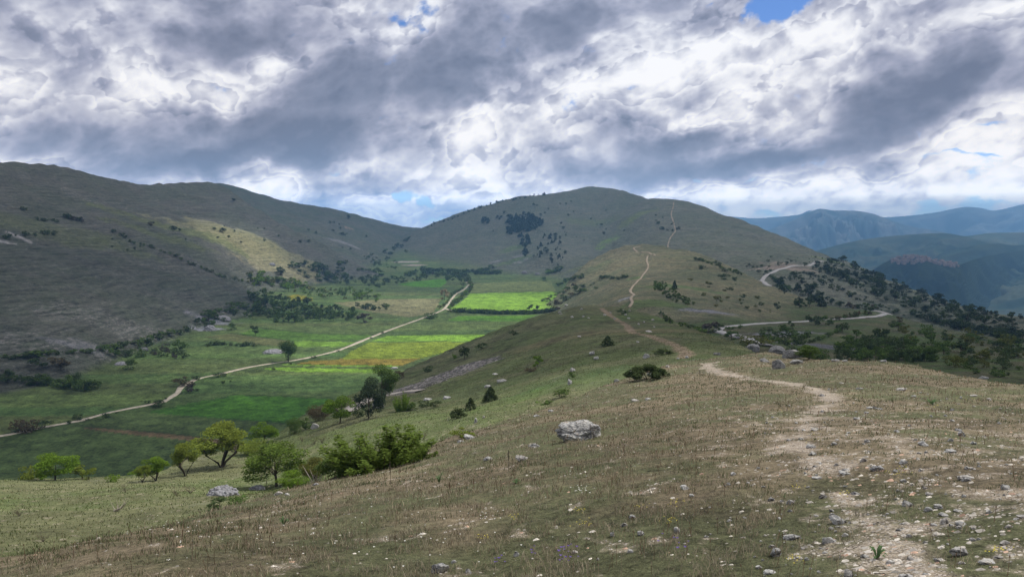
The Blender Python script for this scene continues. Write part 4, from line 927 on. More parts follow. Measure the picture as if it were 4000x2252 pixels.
 ('hill_tree','pine','pine',870,908,18,22,'dark tree at the upper edge of the sunlit patch',T_),
 ('hill_tree','pine','pine',679,902,19,24,'large one of two dark trees on the west hill bench',T_),
 ('hill_tree','pine','pine',702,902,11,14,'small one of two dark trees on the west hill bench',T_),
 ('hill_tree','bush','purple',590,882,16,22,'purplish tree on the west hill below the scree',T_),
 ('hill_tree','bush','dark',92,820,12,18,'single dark shrub high on the far left hill',B_),
 ('hill_tree','pine','pine',1361,854,16,18,'dark pair like tree high on the saddle hill',T_),
 ('hill_tree','pine','pine',911,785,11,16,'small dark tree under the skyline fold of the west hill',T_),
 ('hill_tree','bush','dark',1329,894,9,10,'dark shrub by the bare scar of the saddle hill',B_),
 ('hill_tree','bush','dark',1340,918,12,28,'wide dark shrub below the bare scar',B_),
 ('hill_tree','pine','dark',1098,1072,30,34,'big dark tree at the top of the lit copse',T_)]:
    nm = a[0]; plant(nm, *a[1:8], a[8], rmin=(20 if a[4] > 1390 else 60))

def inpx(poly, x, y): return inpoly(np.array(poly, float), np.array([x], float), np.array([y], float))[0]
def place_label(label, px, py, hh, x0, x1, y0, y1, h0, h1):
    u = min(4, int(5*(px-x0)/(x1-x0+1e-9))); v = min(2, int(3*(py-y0)/(y1-y0+1e-9))); z = 0 if hh < h0+(h1-h0)*.3 else (1 if hh < h0+(h1-h0)*.75 else 2)
    sz = ('small', 'medium', 'large')[z]; w = ('far left', 'left', 'middle', 'right', 'far right')[u]; d = ('upper', 'central', 'lower')[v] if y1-y0 > 12 else ''
    body = label if label.startswith(('tiny', 'small', 'low ')) else sz+' '+label; t_ = (body+', '+d+' '+w).replace('  ', ' ')
    return t_ if len(t_.split()) <= 16 else (label+', '+d+' '+w).replace('  ', ' ')
def scatter(n, poly, kinds, leafs, h0, h1, asp, name, label, cat, group, seed, ypow=0, mind=0.5):
    r = np.random.default_rng(seed); P = np.array(poly, float); done = []; tries = 0
    while len(done) < n and tries < n*60:
        tries += 1; x, y = r.uniform(P[:, 0].min(), P[:, 0].max()), r.uniform(P[:, 1].min(), P[:, 1].max())
        if not inpx(poly, x, y): continue
        hh = h0*.8 + (h1*1.25-h0*.8)*r.uniform(0, 1)**1.8
        if any(abs(x-a)*1.0 < mind*hh and abs(y-b_)*2 < mind*hh for a, b_ in done): continue
        if plant(name, kinds[r.integers(len(kinds))], leafs[r.integers(len(leafs))], x, y, hh, hh*asp*r.uniform(.8, 1.3), place_label(label, x, y, hh, P[:, 0].min(), P[:, 0].max(), P[:, 1].min(), P[:, 1].max(), h0, h1), cat, group, tier=(1 if hh > 24 else 2), rmin=60): done.append((x, y))
def row(pts, n, kinds, leafs, h0, h1, asp, name, label, cat, group, seed, jit=4):
    r = np.random.default_rng(seed); P = np.array(pts, float); d = np.r_[0, np.cumsum(np.hypot(*np.diff(P, axis=0).T))]
    for k in range(n):
        q = (k+r.uniform(.1, .9))/n*d[-1]; hh = r.uniform(h0, h1)
        plant(name, kinds[r.integers(len(kinds))], leafs[r.integers(len(leafs))], np.interp(q, d, P[:, 0])+r.normal()*jit*.6, np.interp(q, d, P[:, 1])+r.normal()*jit*.5, hh, hh*asp*r.uniform(.8, 1.3), place_label(label, np.interp(q, d, P[:, 0]), np.interp(q, d, P[:, 1]), hh, P[:, 0].min(), P[:, 0].max(), P[:, 1].min(), P[:, 1].max(), h0, h1), cat, group, tier=(1 if hh > 24 else 2), rmin=60)
def sc2(what, where, *a, **k):
    """label and group from one wording"""
    return dict(name=what[0], label=what[1]+' '+where, cat=what[2], group=what[3]+' '+where)
BR, CO = ['round', 'broadleaf', 'bush'], ['conifer', 'pine', 'pine']
scatter(105, [(945,1195),(985,1150),(1060,1165),(1200,1190),(1320,1205),(1400,1225),(1380,1250),(1290,1258),(1100,1262),(950,1238)], BR, ['green','dark','green'], 22, 34, 1.05, **sc2(('copse_tree','leafy tree','tree','trees'), 'in the dense copse at the foot of the west slope'), seed=1, mind=.45)
scatter(80, [(965,1075),(1060,1082),(1120,1100),(1250,1130),(1400,1140),(1490,1165),(1480,1180),(1400,1172),(1250,1168),(1120,1138),(1060,1120),(975,1115)], BR, ['green','fresh','olive'], 15, 26, 1.1, **sc2(('copse_tree','pale green tree','tree','trees'), 'in the sunlit band of the valley copse'), seed=2, mind=.45)
scatter(62, [(1110,1045),(1250,1020),(1350,1030),(1480,1062),(1520,1105),(1380,1120),(1180,1085)], BR, ['dark','green'], 14, 24, 1.15, **sc2(('copse_tree','shaded tree','tree','trees'), 'in the upper shaded part of the valley copse'), seed=3)
scatter(60, [(1490,1100),(1590,1072),(1700,1058),(1830,1082),(1832,1104),(1760,1108),(1700,1086),(1600,1102),(1500,1118)], BR, ['dark','green'], 12, 20, 1.3, **sc2(('thicket_bush','dark bush','bush','bushes'), 'in the thickets at the head of the valley'), seed=4)
scatter(26, [(1400,990),(1480,1000),(1560,1030),(1560,1060),(1440,1040)], BR, ['dark','green'], 9, 14, 1.1, **sc2(('terrace_bush','small bush','bush','bushes'), 'on the terraces left of the pale quarry scar'), seed=5)
row([(1758,1216),(1850,1222),(1960,1226),(2080,1224),(2170,1216)], 44, ['bush'], ['dark','dark','green'], 11, 19, 1.8, **sc2(('hedge_bush','dark bush','bush','bushes'), 'in the long hedge below the bright field'), seed=6, jit=2)
row([(1836,1108),(1846,1122),(1832,1140),(1805,1160),(1775,1185),(1755,1205)], 34, ['bush'], ['green','olive','fresh'], 9, 16, 1.2, **sc2(('trackside_bush','pale bush','bush','bushes'), 'lining the right side of the track by the bright field'), seed=7, jit=6)
row([(1812,1118),(1795,1135),(1762,1160),(1742,1185),(1715,1205)], 16, ['bush'], ['green','olive'], 8, 14, 1.2, **sc2(('trackside_bush','small bush','bush','bushes'), 'lining the left side of the track by the pinkish tree'), seed=8, jit=4)
row([(1640,1052),(1720,1060),(1800,1062),(1880,1060),(1930,1046)], 34, ['bush'], ['dark','green'], 9, 15, 1.6, **sc2(('hedge_bush','dark bush','bush','bushes'), 'along the foot of the highest hill'), seed=9, jit=4)
row([(1850,1072),(1900,1070),(1955,1070)], 14, ['bush'], ['green','dark'], 13, 18, 1.3, **sc2(('hedge_bush','green bush','bush','bushes'), 'in the short hedge before the highest hill'), seed=10, jit=3)
scatter(30, [(2100,1185),(2170,1150),(2240,1120),(2330,1100),(2340,1125),(2250,1165),(2180,1182)], ['bush','broadleaf'], ['green','dark','brown'], 8, 18, 1.5, **sc2(('shrub','scrubby shrub','shrub','shrubs'), 'on the left foot of the spur'), seed=11)
row([(2175,1115),(2200,1105),(2230,1092),(2280,1080)], 12, ['bush'], ['green','dark'], 9, 15, 1.5, **sc2(('shrub','green shrub','shrub','shrubs'), 'in the notch above the spur foot'), seed=12)
scatter(12, [(2140,1060),(2190,1050),(2190,1062),(2140,1072)], ['bush'], ['green','fresh'], 8, 13, 1.4, **sc2(('shrub','pale shrub','shrub','shrubs'), 'between the stone heaps under the highest hill'), seed=13)
row([(1480,1090),(1440,1110),(1500,1125)], 6, ['bush'], ['dark'], 9, 13, 1.8, **sc2(('meadow_bush','isolated bush','bush','bushes'), 'in the dark meadow at the valley head'), seed=14)
row([(1390,1198),(1430,1208),(1480,1212),(1500,1200),(1520,1208)], 9, ['broadleaf','bush'], ['dark','green'], 12, 24, 1.0, **sc2(('meadow_tree','thin tree','tree','trees'), 'scattered on the sunlit meadow right of the copse'), seed=15)
# pines of the highest hill
scatter(140, [(1982,848),(2010,845),(2045,838),(2070,842),(2110,862),(2125,868),(2110,885),(2085,902),(2050,905),(2020,912),(1985,918),(1978,895),(2010,890),(1980,872)], CO, ['pine'], 14, 20, .85, **sc2(('pine_tree','dark pine','tree','pines'), 'in the dense stand on the highest hill'), seed=21, mind=.25)
scatter(34, [(2020,918),(2060,925),(2075,950),(2060,985),(2065,1010),(2045,1005),(2035,960)], CO, ['pine'], 11, 18, .8, **sc2(('pine_tree','dark pine','tree','pines'), 'trailing down below the dense stand'), seed=22, mind=.3)
scatter(36, [(2110,912),(2190,925),(2195,960),(2215,1005),(2180,1040),(2120,1030),(2080,1010),(2100,960)], CO, ['pine'], 10, 16, .8, **sc2(('pine_tree','scattered pine','tree','pines'), 'right of the trail of pines on the highest hill'), seed=23)
scatter(13, [(1878,855),(1895,852),(1912,860),(1912,882),(1885,875)], CO, ['pine'], 11, 15, .8, **sc2(('pine_tree','dark pine','tree','pines'), 'in the small left stand on the highest hill'), seed=24, mind=.3)
scatter(7, [(1932,850),(1960,848),(1962,858),(1934,860)], CO, ['pine'], 9, 12, .9, **sc2(('pine_tree','dark pine','tree','pines'), 'in the little clump between the two stands'), seed=25, mind=.3)
row([(1660,893),(1700,874),(1745,864),(1790,846),(1830,828),(1850,820),(1900,806),(1925,798),(1955,790),(2080,768),(2140,760)], 30, CO, ['pine'], 7, 12, .9, **sc2(('pine_tree','tiny pine','tree','pines'), 'along the left skyline of the highest hill'), seed=26, jit=2)
scatter(34, [(1850,870),(1950,830),(2200,780),(2400,830),(2450,900),(2300,960),(2100,880),(1950,930),(1860,940)], ['bush','pine'], ['pine','dark'], 5, 9, 1.0, **sc2(('hill_shrub','tiny dark shrub','shrub','shrubs'), 'dotted over the face of the highest hill'), seed=27)
scatter(16, [(2560,840),(2640,850),(2660,900),(2600,905),(2550,880)], ['bush','pine'], ['pine','dark'], 5, 9, 1.3, **sc2(('hill_shrub','tiny green shrub','shrub','shrubs'), 'left of the worn path on the shoulder'), seed=28)
# west and saddle hills
row([(130,850),(150,862),(185,864),(225,868)], 6, ['bush'], ['dark'], 8, 13, 1.2, **sc2(('hill_shrub','dark shrub','shrub','shrubs'), 'in the left clump on the west hill bench'), seed=31)
row([(255,850),(285,858),(320,868)], 8, ['bush'], ['dark','purple'], 12, 18, 1.1, **sc2(('hill_shrub','dark tree','tree','trees'), 'in the upper clump under the west hill scree'), seed=32, jit=2)
row([(5,935),(50,925),(105,920),(140,918),(180,915),(200,918),(222,915)], 9, ['bush'], ['dark'], 9, 19, 1.0, **sc2(('hill_shrub','dark shrub','shrub','shrubs'), 'beside the pale bare patch at the far left'), seed=33, jit=3)
row([(440,905),(470,920),(520,950),(580,965),(650,990),(720,1020),(800,1055),(880,1085),(960,1105)], 26, ['bush'], ['dark','green'], 6, 13, 1.3, **sc2(('gully_shrub','dark shrub','shrub','shrubs'), 'in the gully between the west hill and the lower slope'), seed=34, jit=4)
scatter(30, [(380,930),(640,950),(1000,850),(1300,870),(1500,930),(1380,980),(1100,960),(700,990),(400,980)], ['bush','pine'], ['dark','pine'], 5, 9, 1.2, **sc2(('hill_shrub','tiny dark shrub','shrub','shrubs'), 'dotted over the west and saddle hills'), seed=35)
row([(1590,985),(1560,960),(1530,985),(1535,1000),(1500,990),(1600,930),(1580,945)], 14, ['bush','pine'], ['dark','green'], 8, 16, 1.1, **sc2(('gully_shrub','green shrub','shrub','shrubs'), 'in the crease left of the highest hill'), seed=36, jit=4)
# left pasture
row([(0,1492),(60,1490),(110,1498),(160,1504),(215,1508),(260,1515),(300,1520),(335,1524),(380,1518)], 17, ['bush','round'], ['dark','green'], 26, 42, 1.2, **sc2(('pasture_tree','dark leafy tree','tree','trees'), 'in the curved row across the left pasture'), seed=41, jit=4)
row([(270,1488),(300,1480),(300,1496)], 3, ['bush'], ['dark'], 20, 26, 1.0, **sc2(('pasture_bush','dark bush','bush','bushes'), 'above the curved tree row in the left pasture'), seed=42)
row([(0,1402),(120,1392),(250,1382),(380,1376),(520,1345),(640,1318),(740,1296)], 24, ['bush'], ['dark','green'], 12, 24, 1.7, **sc2(('scrub_bush','scrubby bush','bush','bushes'), 'along the foot of the rocky left slope'), seed=43, jit=5)
scatter(22, [(400,1395),(560,1360),(720,1365),(735,1400),(600,1400),(450,1402)], ['bush','broadleaf'], ['dark','purple','green'], 16, 36, 1.1, **sc2(('pasture_bush','dark bush','bush','bushes'), 'around the grey stone heaps in the pasture'), seed=44)
row([(800,1352),(860,1345),(900,1352),(970,1350),(1010,1350)], 11, ['bush'], ['dark'], 9, 16, 1.8, **sc2(('pasture_bush','low dark bush','bush','bushes'), 'in the line left of the tall oval tree'), seed=45, jit=4)
scatter(30, [(760,1260),(850,1210),(930,1185),(960,1215),(900,1245),(850,1275),(780,1300)], ['bush','round'], ['dark','green'], 14, 28, 1.2, **sc2(('copse_bush','dark bush','bush','bushes'), 'between the rocky slope and the dense copse'), seed=46)
row([(0,1700),(60,1690),(140,1678),(240,1655),(330,1645),(480,1605),(1250,1392),(1340,1365),(1560,1276)], 16, ['bush'], ['dark'], 6, 12, 1.6, **sc2(('trackside_bush','small dark bush','bush','bushes'), 'dotted along the edge of the dirt track'), seed=47, jit=2)
# spur
row([(2718,1014),(2760,1028),(2800,1036),(2830,1052),(2880,1066),(2900,1076)], 20, ['bush'], ['dark','green'], 7, 14, 1.2, **sc2(('spur_shrub','small shrub','shrub','shrubs'), 'in the slanting row right of the spur top'), seed=51, jit=5)
scatter(34, [(2535,1108),(2580,1100),(2640,1135),(2700,1175),(2720,1200),(2640,1180),(2570,1145)], ['bush','round'], ['green','dark'], 12, 21, 1.0, **sc2(('gully_shrub','leafy shrub','shrub','shrubs'), 'filling the gully below the lone fir'), seed=52, mind=.35)
row([(2585,1235),(2600,1255),(2630,1262)], 6, ['bush','round'], ['dark','green'], 14, 22, 1.0, **sc2(('gully_shrub','green shrub','shrub','shrubs'), 'behind the top of the knoll'), seed=53)
row([(2340,1080),(2370,1088),(2410,1092),(2450,1080)], 12, ['bush'], ['dark'], 8, 14, 1.4, **sc2(('spur_shrub','dark shrub','shrub','shrubs'), 'left of the pale trail on the spur'), seed=54)
scatter(34, [(2650,1080),(2900,1110),(3000,1180),(3080,1240),(2900,1240),(2760,1200)], ['bush'], ['dark','olive'], 5, 12, 1.5, **sc2(('spur_shrub','low shrub','shrub','shrubs'), 'dotted over the slope above the road'), seed=55)
# right hand slopes
scatter(190, [(3130,1042),(3200,1030),(3300,1022),(3480,1100),(3640,1165),(3800,1212),(3990,1250),(3990,1275),(3760,1262),(3600,1225),(3420,1165),(3260,1090)], ['pine','round'], ['pine','dark'], 14, 24, 1.0, **sc2(('forest_tree','dark forest tree','tree','trees'), 'in the dark belt slanting down the right slope'), seed=61, mind=.28)
scatter(60, [(3020,1110),(3080,1080),(3130,1090),(3220,1150),(3300,1215),(3200,1190),(3120,1165),(3060,1150)], ['pine','round'], ['pine','dark'], 12, 24, .95, **sc2(('slope_tree','dark tree','tree','trees'), 'in the clumps below the upper road bend'), seed=62, mind=.4)
scatter(70, [(3080,1065),(3160,1060),(3420,1180),(3560,1240),(3440,1215),(3250,1130)], ['bush','pine'], ['pine','dark'], 5, 12, 1.3, **sc2(('slope_shrub','small dark shrub','shrub','shrubs'), 'dotted over the pale stony slope'), seed=63)
scatter(130, [(3540,1222),(3700,1262),(3850,1290),(3990,1300),(3990,1350),(3850,1310),(3680,1275)], ['round','bush'], ['dark','pine'], 14, 25, 1.1, **sc2(('forest_tree','dark tree','tree','trees'), 'in the wood at the lower right'), seed=64, mind=.3)
scatter(40, [(2960,1005),(3250,1000),(3240,1015),(3050,1040),(2980,1080),(2900,1050)], ['bush'], ['dark','pine'], 4, 9, 1.3, **sc2(('slope_shrub','tiny shrub','shrub','shrubs'), 'above the upper road bend'), seed=65)
row([(3010,1080),(3030,1100),(3060,1120),(3090,1132)], 13, ['bush'], ['green','dark'], 9, 14, 1.4, **sc2(('slope_shrub','green shrub','shrub','shrubs'), 'at the elbow of the upper road bend'), seed=66)
scatter(100, [(3260,1405),(3290,1365),(3330,1335),(3440,1325),(3560,1355),(3600,1380),(3640,1412),(3560,1418),(3400,1412)], ['round','bush'], ['dark','green'], 26, 40, 1.15, **sc2(('copse_tree','dark green tree','tree','trees'), 'in the dense copse filling the bowl'), seed=67, mind=.35)
scatter(85, [(3500,1290),(3700,1300),(3990,1350),(3990,1480),(3860,1470),(3700,1440),(3660,1380),(3540,1330)], ['bush','bush','round'], ['dark','green','olive'], 14, 34, 1.3, **sc2(('slope_bush','leafy bush','bush','bushes'), 'on the green slope right of the bowl copse'), seed=68)
scatter(40, [(2960,1290),(3080,1285),(3180,1300),(3130,1345),(3050,1345),(2980,1325)], ['bush'], ['dark','green'], 12, 22, 1.3, **sc2(('hollow_bush','dark bush','bush','bushes'), 'in the hollow below the grey road'), seed=69)
row([(3130,1345),(3200,1330),(3250,1305),(3290,1290)], 14, ['bush'], ['dark','green'], 12, 20, 1.2, **sc2(('hedge_bush','dark bush','bush','bushes'), 'in the slanting hedge of the bowl'), seed=70, jit=3)
row([(2900,1280),(2760,1300),(2700,1285),(2660,1268)], 10, ['bush'], ['dark','green'], 10, 18, 1.6, **sc2(('hollow_bush','green bush','bush','bushes'), 'between the knoll and the road hairpin'), seed=71, jit=4)
row([(3245,1258),(3290,1245),(3340,1236),(3390,1228),(3420,1206),(3350,1205),(3300,1200)], 22, ['bush','round'], ['dark','brown','green'], 12, 22, 1.1, **sc2(('roadside_bush','roadside bush','bush','bushes'), 'beside the far loop of the grey road'), seed=72, jit=5)
# ------------------------------------------------------------------ rocks
def ico(sub):
    import bmesh
    bm = bmesh.new(); bmesh.ops.create_icosphere(bm, subdivisions=sub, radius=1)
    v = np.array([x.co[:] for x in bm.verts]); f = np.array([[q.index for q in p.verts] for p in bm.faces]); bm.free(); return v, f
ICO = {k: ico(k) for k in (2, 3, 4, 5)}
def n3(p, s): return (gnoise(p[:, 0]*s+p[:, 2]*s*.7, p[:, 1]*s-p[:, 2]*s*.6) + gnoise(p[:, 2]*s+3.1, p[:, 0]*s*.8-p[:, 1]*s*.5+7.7))*.5
def rock_mesh(seed, sub=3, cuts=16, rough=.05, flat=.6):
    r = np.random.default_rng(seed); v, f = ICO[sub]; N = r.normal(size=(cuts, 3)); N /= np.linalg.norm(N, axis=1)[:, None]; D = r.uniform(.55, .95, cuts)
    dot = v @ N.T; rad = np.where(dot > .05, D/np.maximum(dot, .05), 9).min(1); rad = np.minimum(rad, 1.15)
    p = v*rad[:, None]; o = r.uniform(0, 50, 3); p = p*(1 + rough*n3(p+o, 2.2) *2 + rough*n3(p+o, 5.5)*1.3 + rough*.7*n3(p+o, 13))[:, None]
    p[:, 2] *= flat; p[:, 0] /= np.ptp(p[:, 0]); p[:, 1] /= np.ptp(p[:, 1])*1.15; lo = np.percentile(p[:, 2], 22); p[:, 2] = (p[:, 2]-lo)/(p[:, 2].max()-lo); return p, f
rm, t, b = mat('limestone', 0.9, 0.2); p = objco(t); wp = worldco(t)
a1 = noise(t, wp, 22.0, 8, .75); a2 = noise(t, wp, 5.0, 6, .7); oi = t.nodes.new('ShaderNodeObjectInfo')
c0 = mixc(t, (a1*0.6 + a2*0.6).sstep(.46, .74), (.15,.15,.155), (.56,.545,.51)); c0 = mixc(t, a2.sstep(.60, .72)*0.5, c0, (.36,.27,.17)); c0 = mixc(t, a1.sstep(.30, .42, 1.0, 0.0)*0.7, c0, (.07,.07,.07))
c0 = mixc(t, (S(t, oi.outputs['Random'])).sstep(.5, 1.0)*0.35, c0, (.50,.43,.36)); ve = t.nodes.new('ShaderNodeTexVoronoi'); ve.feature = 'DISTANCE_TO_EDGE'; t.links.new(scalev(t, wp, 1.0, 1.0, 1.7), ve.inputs['Vector']); ve.inputs['Scale'].default_value = 4.5
cr_ = (S(t, ve.outputs[0]) + (a1-0.5)*0.10).sstep(0.0, 0.035, 1.0, 0.0); c0 = mixc(t, cr_*0.75, c0, (.05,.048,.045))
t.links.new(c0, b.inputs['Base Color']); bump(t, b, a1*0.04 + a2*0.06 - cr_*0.02, .9, 1.0)
ROCKS = [mesh_np('rock', *(lambda q: (q[0], q[1]))(rock_mesh(s_, 3, 14, .05, .6)), 3, [rm], False) for s_ in range(9)]
BIG = [mesh_np('rock', *(lambda q: (q[0], q[1]))(rock_mesh(50+s_, 4, 22, .10, .6)), 3, [rm], False) for s_ in range(5)]
rr2 = np.random.default_rng(21)
def rock(name, px, py, wp_, hp, label, cat='rock', group=None, big=False, me=None, rz=None):
    h = hit(px, py, 2.5)
    if not h: return
    R = math.hypot(h[0], h[1]); w_, h_ = wp_*R/F, hp*R/F
    o = link(name, me or (BIG if big else ROCKS)[rr2.integers(5 if big else 9)]); o.location = (h[0], h[1], h[2]-h_*.05); o.rotation_euler = (rr2.normal()*.05, rr2.normal()*.05, rr2.uniform(-.4, .4) if rz is None else rz)
    o.scale = (w_*1.05, max(w_*.8, h_*.9), h_*1.05); tag(o, label, cat, group); return o
# the large boulder: two stacked lobes cut by cracks
def boulder():
    v, f = ICO[5]; r = np.random.default_rng(4); N = r.normal(size=(26, 3)); N[:, 2] = np.abs(N[:, 2])*.8; N /= np.linalg.norm(N, axis=1)[:, None]; D = r.uniform(.70, .98, 26)
    dot = v @ N.T; rad = np.minimum(np.where(dot > .05, D/np.maximum(dot, .05), 9).min(1), 1.05); p = v*rad[:, None]*np.array([1.0, .75, .52])
    crack = lambda u, w_, d: -d*np.exp(-(u/w_)**2)
    n_ = 1 + .13*n3(p+3, 2.6) + .10*n3(p+9, 6) + .06*n3(p+1, 14) + .03*n3(p+5, 30) + crack(p[:, 2]-.18*p[:, 0]-.10+.06*n3(p, 3), .022, .10) + crack(p[:, 2]+.30*p[:, 0]+.12+.08*n3(p+2, 3), .03, .16)*(p[:, 0] < .25) + crack(p[:, 0]-.5+.1*n3(p+7, 4), .02, .06)
    p = p*n_[:, None]; under = (p[:, 2] < -.12) & (p[:, 0] < -.2); p[under, 0] += .10; p[:, 2] += .05*p[:, 0]
    lo = p[:, 2].min()+.16; p[:, 2] -= lo; p[:, 0] /= np.ptp(p[:, 0]); p[:, 1] /= np.ptp(p[:, 1])*1.3; p[:, 2] /= p[:, 2].max(); return p, f
bp, bf = boulder()
bl = bpy.data.materials.new('lichen_limestone'); bl = rm.copy(); bl.name = 'lichen_limestone'; t = bl.node_tree; b = t.nodes['Principled BSDF']
src = b.inputs['Base Color'].links[0].from_socket; lic = noise(t, worldco(t), 5.5, 5, .6); t.links.new(mixc(t, lic.sstep(.60, .66)*.8, src, (.26,.14,.05)), b.inputs['Base Color'])
rock('boulder', 2262, 1714, 188, 82, 'large cracked grey boulder with orange lichen alone in the dry grass', 'boulder', me=mesh_np('boulder', bp, bf, 3, [bl], False), rz=.15)
def pos_word(px): return 'left' if px < 1300 else ('centre' if px < 2600 else 'right')
NAMED = [(2085,1745,52,20,'pale flat rock just below the large boulder to its left'),(2040,1796,60,26,'rough grey rock by the tall dark stalk'),(1905,1795,40,16,'half buried rock left of the rough grey one'),(1835,1713,56,22,'white rock on the brow beside the lime bush'),(1795,1726,30,10,'small white rock touching the white rock on the brow'),
 (1715,2232,80,50,'large grey rock cut by the bottom edge of the picture'),(1772,2196,24,14,'small rock above the large grey rock at the bottom edge'),(1830,2236,34,22,'pale rock right of the large grey rock at the bottom edge'),(2018,2170,26,26,'white upright stone near the bottom, by purple flowers'),(2240,2158,34,14,'low white stone near the bottom in yellowish turf'),
 (2466,2020,30,16,'upper one of two white stones lying in the grass right of centre'),(2438,2052,32,16,'lower one of two white stones lying in the grass right of centre'),(2392,2092,20,24,'egg shaped grey stone in the grass'),(2500,2088,30,22,'pointed pale stone right of the egg shaped one'),(2642,2080,26,32,'upright mottled stone left of the worn ground'),(2462,2156,28,16,'half hidden pale stone near the bottom'),
 (2335,2186,14,14,'small round stone near the bottom'),(2675,1908,44,20,'white slab at the left side of the stony ground'),(2700,1938,22,14,'white stone below the slab on the stony ground'),
 (2526,1398,30,24,'white mottled rock above the wide juniper'),(2312,1384,26,18,'upper grey outcrop in the fold of the near slope'),(2328,1404,24,18,'lower grey outcrop in the fold of the near slope'),(2262,1316,16,8,'small pale rock beside the layered juniper'),(2535,1296,30,8,'flat pale rock above the trail bend'),(2490,1337,14,7,'small pale rock beside the trail'),
 (2682,1398,14,11,'round white rock where the trail meets the brow'),(2648,1401,12,7,'small flat rock left of the round white one on the brow'),(2464,1458,38,16,'pale outcrop left of the wide juniper'),(2540,1466,32,16,'pale outcrop in front of the wide juniper'),(2575,1456,26,14,'pale rock right of the wide juniper'),(2608,1434,18,12,'mossy rock at the tip of the wide juniper'),
 (2410,1490,26,14,'small outcrop on the brow'),(2236,1450,24,20,'white outcrop beside the bush in the fold'),(2225,1500,20,26,'white rubble below the outcrop in the fold'),(1962,1490,50,14,'right hand white slab of a broken ledge'),(1905,1512,34,12,'left hand white slab of a broken ledge'),(1745,1556,36,14,'white ledge right of the shrub row'),(1670,1562,40,12,'white ledge in the middle of the shrub row'),
 (1935,1462,30,8,'thin white slab high on the near slope'),(1858,1650,14,26,'upright rock beside the brow'),(1890,1632,12,14,'small rock above the upright one'),(2150,1607,24,10,'white rock on the brow left of the boulder'),(2095,1626,36,10,'flat pale rock on the brow'),(2480,1566,40,12,'flat pale rock on the brow above the boulder'),(2530,1560,26,10,'small pale rock on the brow above the boulder'),
 (2940,1372,60,26,'rounded mossy part of the outcrop at the head of the path'),(3032,1378,62,26,'middle block of the outcrop at the head of the path'),(3092,1398,82,30,'right block of the outcrop on the skyline brow'),(3040,1440,52,32,'white ribbed rock below the outcrop'),(3112,1420,60,14,'flat rock right of the white ribbed one'),(2985,1412,40,12,'low rock left of the white ribbed one'),(2800,1386,30,14,'grey rock at the left end of the outcrop'),
 (3262,1411,32,15,'white rock on the brow, left of the brow stones'),(3300,1412,22,12,'small white rock on the brow'),(3450,1412,26,12,'pinkish rock on the brow'),(3520,1523,48,14,'pale flat rock alone on the turf beyond the path'),(3842,1478,32,14,'grey white rock at the right brow'),(3285,1496,18,5,'thin white stone near the path bend'),(3357,1518,30,9,'dark shadowed stone on the turf'),
 (3595,1534,14,7,'small white stone right of the pale flat rock'),(3800,1546,26,8,'flat stone on the right turf'),(3181,1680,38,19,'white stone on the path edge'),(3140,1682,20,12,'small white stone left of the one on the path edge'),(3345,1636,28,12,'grey stone right of the path'),(3395,1594,26,10,'pale stone beyond the path fork'),(3432,1597,28,9,'flat pale stone beyond the path fork'),
 (3754,1702,32,28,'rounded grey stone, front one of a touching pair'),(3742,1682,26,14,'back one of a touching pair of grey stones'),(3504,1686,22,12,'small round stone on the fork'),(3166,1748,40,22,'grey boulder stone by the path'),(3080,1720,20,12,'small stone left of the path'),(3128,1716,22,12,'second small stone left of the path'),(3373,1802,28,22,'pointed white and grey stone'),
 (3425,1836,56,26,'white slab with a dark notch'),(3300,1850,48,18,'lower block of two stacked white stones'),(3298,1838,34,14,'upper block of two stacked white stones'),(3190,1868,40,14,'thin white slab casting a dark shadow'),(3497,1842,22,15,'small mottled stone right of the notched slab'),(3712,1766,54,16,'long white stone lying right of the footpath'),(3606,1738,36,24,'dark topped stone over a white slab'),(3802,1734,26,16,'white stone at the right'),
 (3798,1830,26,10,'flat white stone at the right'),(3770,1868,62,20,'broad grey and white stone at the right'),(3012,1955,28,22,'grey stone left of the worn patch'),(3052,1958,24,10,'flat stone beside the grey one left of the worn patch'),(3272,2040,70,44,'large white rock with dark grooves at the path side'),(3246,2066,24,18,'small white stone below the large grooved rock'),(3320,2042,14,12,'pebble right of the large grooved rock'),
 (3540,1976,38,34,'ribbed white stone left of centre in the right turf'),(3628,1930,32,14,'round grey stone in the right turf'),(3740,1996,34,14,'pale humped stone in the right turf'),(3686,2044,38,28,'angular stone, left one of a group'),(3748,2050,42,22,'white stone, right one of a group'),(3715,2052,22,12,'small white stone between the two of the group'),(3740,2060,20,9,'flat stone below the group'),(3683,2012,34,18,'grey ridge stone above the group'),
 (3646,2052,26,14,'half sunk stone left of the group'),(3090,2104,72,30,'white ribbed rock left of the worn patch'),(3236,2118,58,36,'white blade shaped rock'),(3032,2168,48,46,'mottled upright rock at the lower left of the worn patch'),(3312,2252,40,52,'grey rock with a white cap at the bottom edge'),(3744,2166,62,42,'rounded mottled rock at the lower right'),(3855,2200,56,22,'flat white rock at the lower right'),(3752,2200,30,14,'broken stone below the rounded mottled rock'),
 (3150,2186,22,20,'pinkish stone in the turf near the bottom'),(3220,2160,26,14,'slanting white stone near the bottom'),(3900,2178,34,10,'slanting grey stone at the lower right'),(3992,2018,44,12,'white stone cut by the right edge'),(3968,2028,24,10,'flat white stone near the right edge'),(3540,2252,60,18,'dark pointed stone at the bottom edge'),(3005,2238,50,24,'white stone at the bottom edge'),(3683,2132,16,10,'small pale stone above the rounded mottled rock'),
 (1232,1672,36,26,'slanting pale rock at the edge of the near slope'),(1540,1440,34,10,'pale rocks at the sunlit edge'),(1090,1930,38,16,'white rock at the brow below the two stemmed tree'),(1120,1932,20,10,'small white rock right of the one below the two stemmed tree'),(1232,1893,28,8,'thin white rock on the brow'),(1480,1592,60,26,'grey scree slab beside the gravel road')]
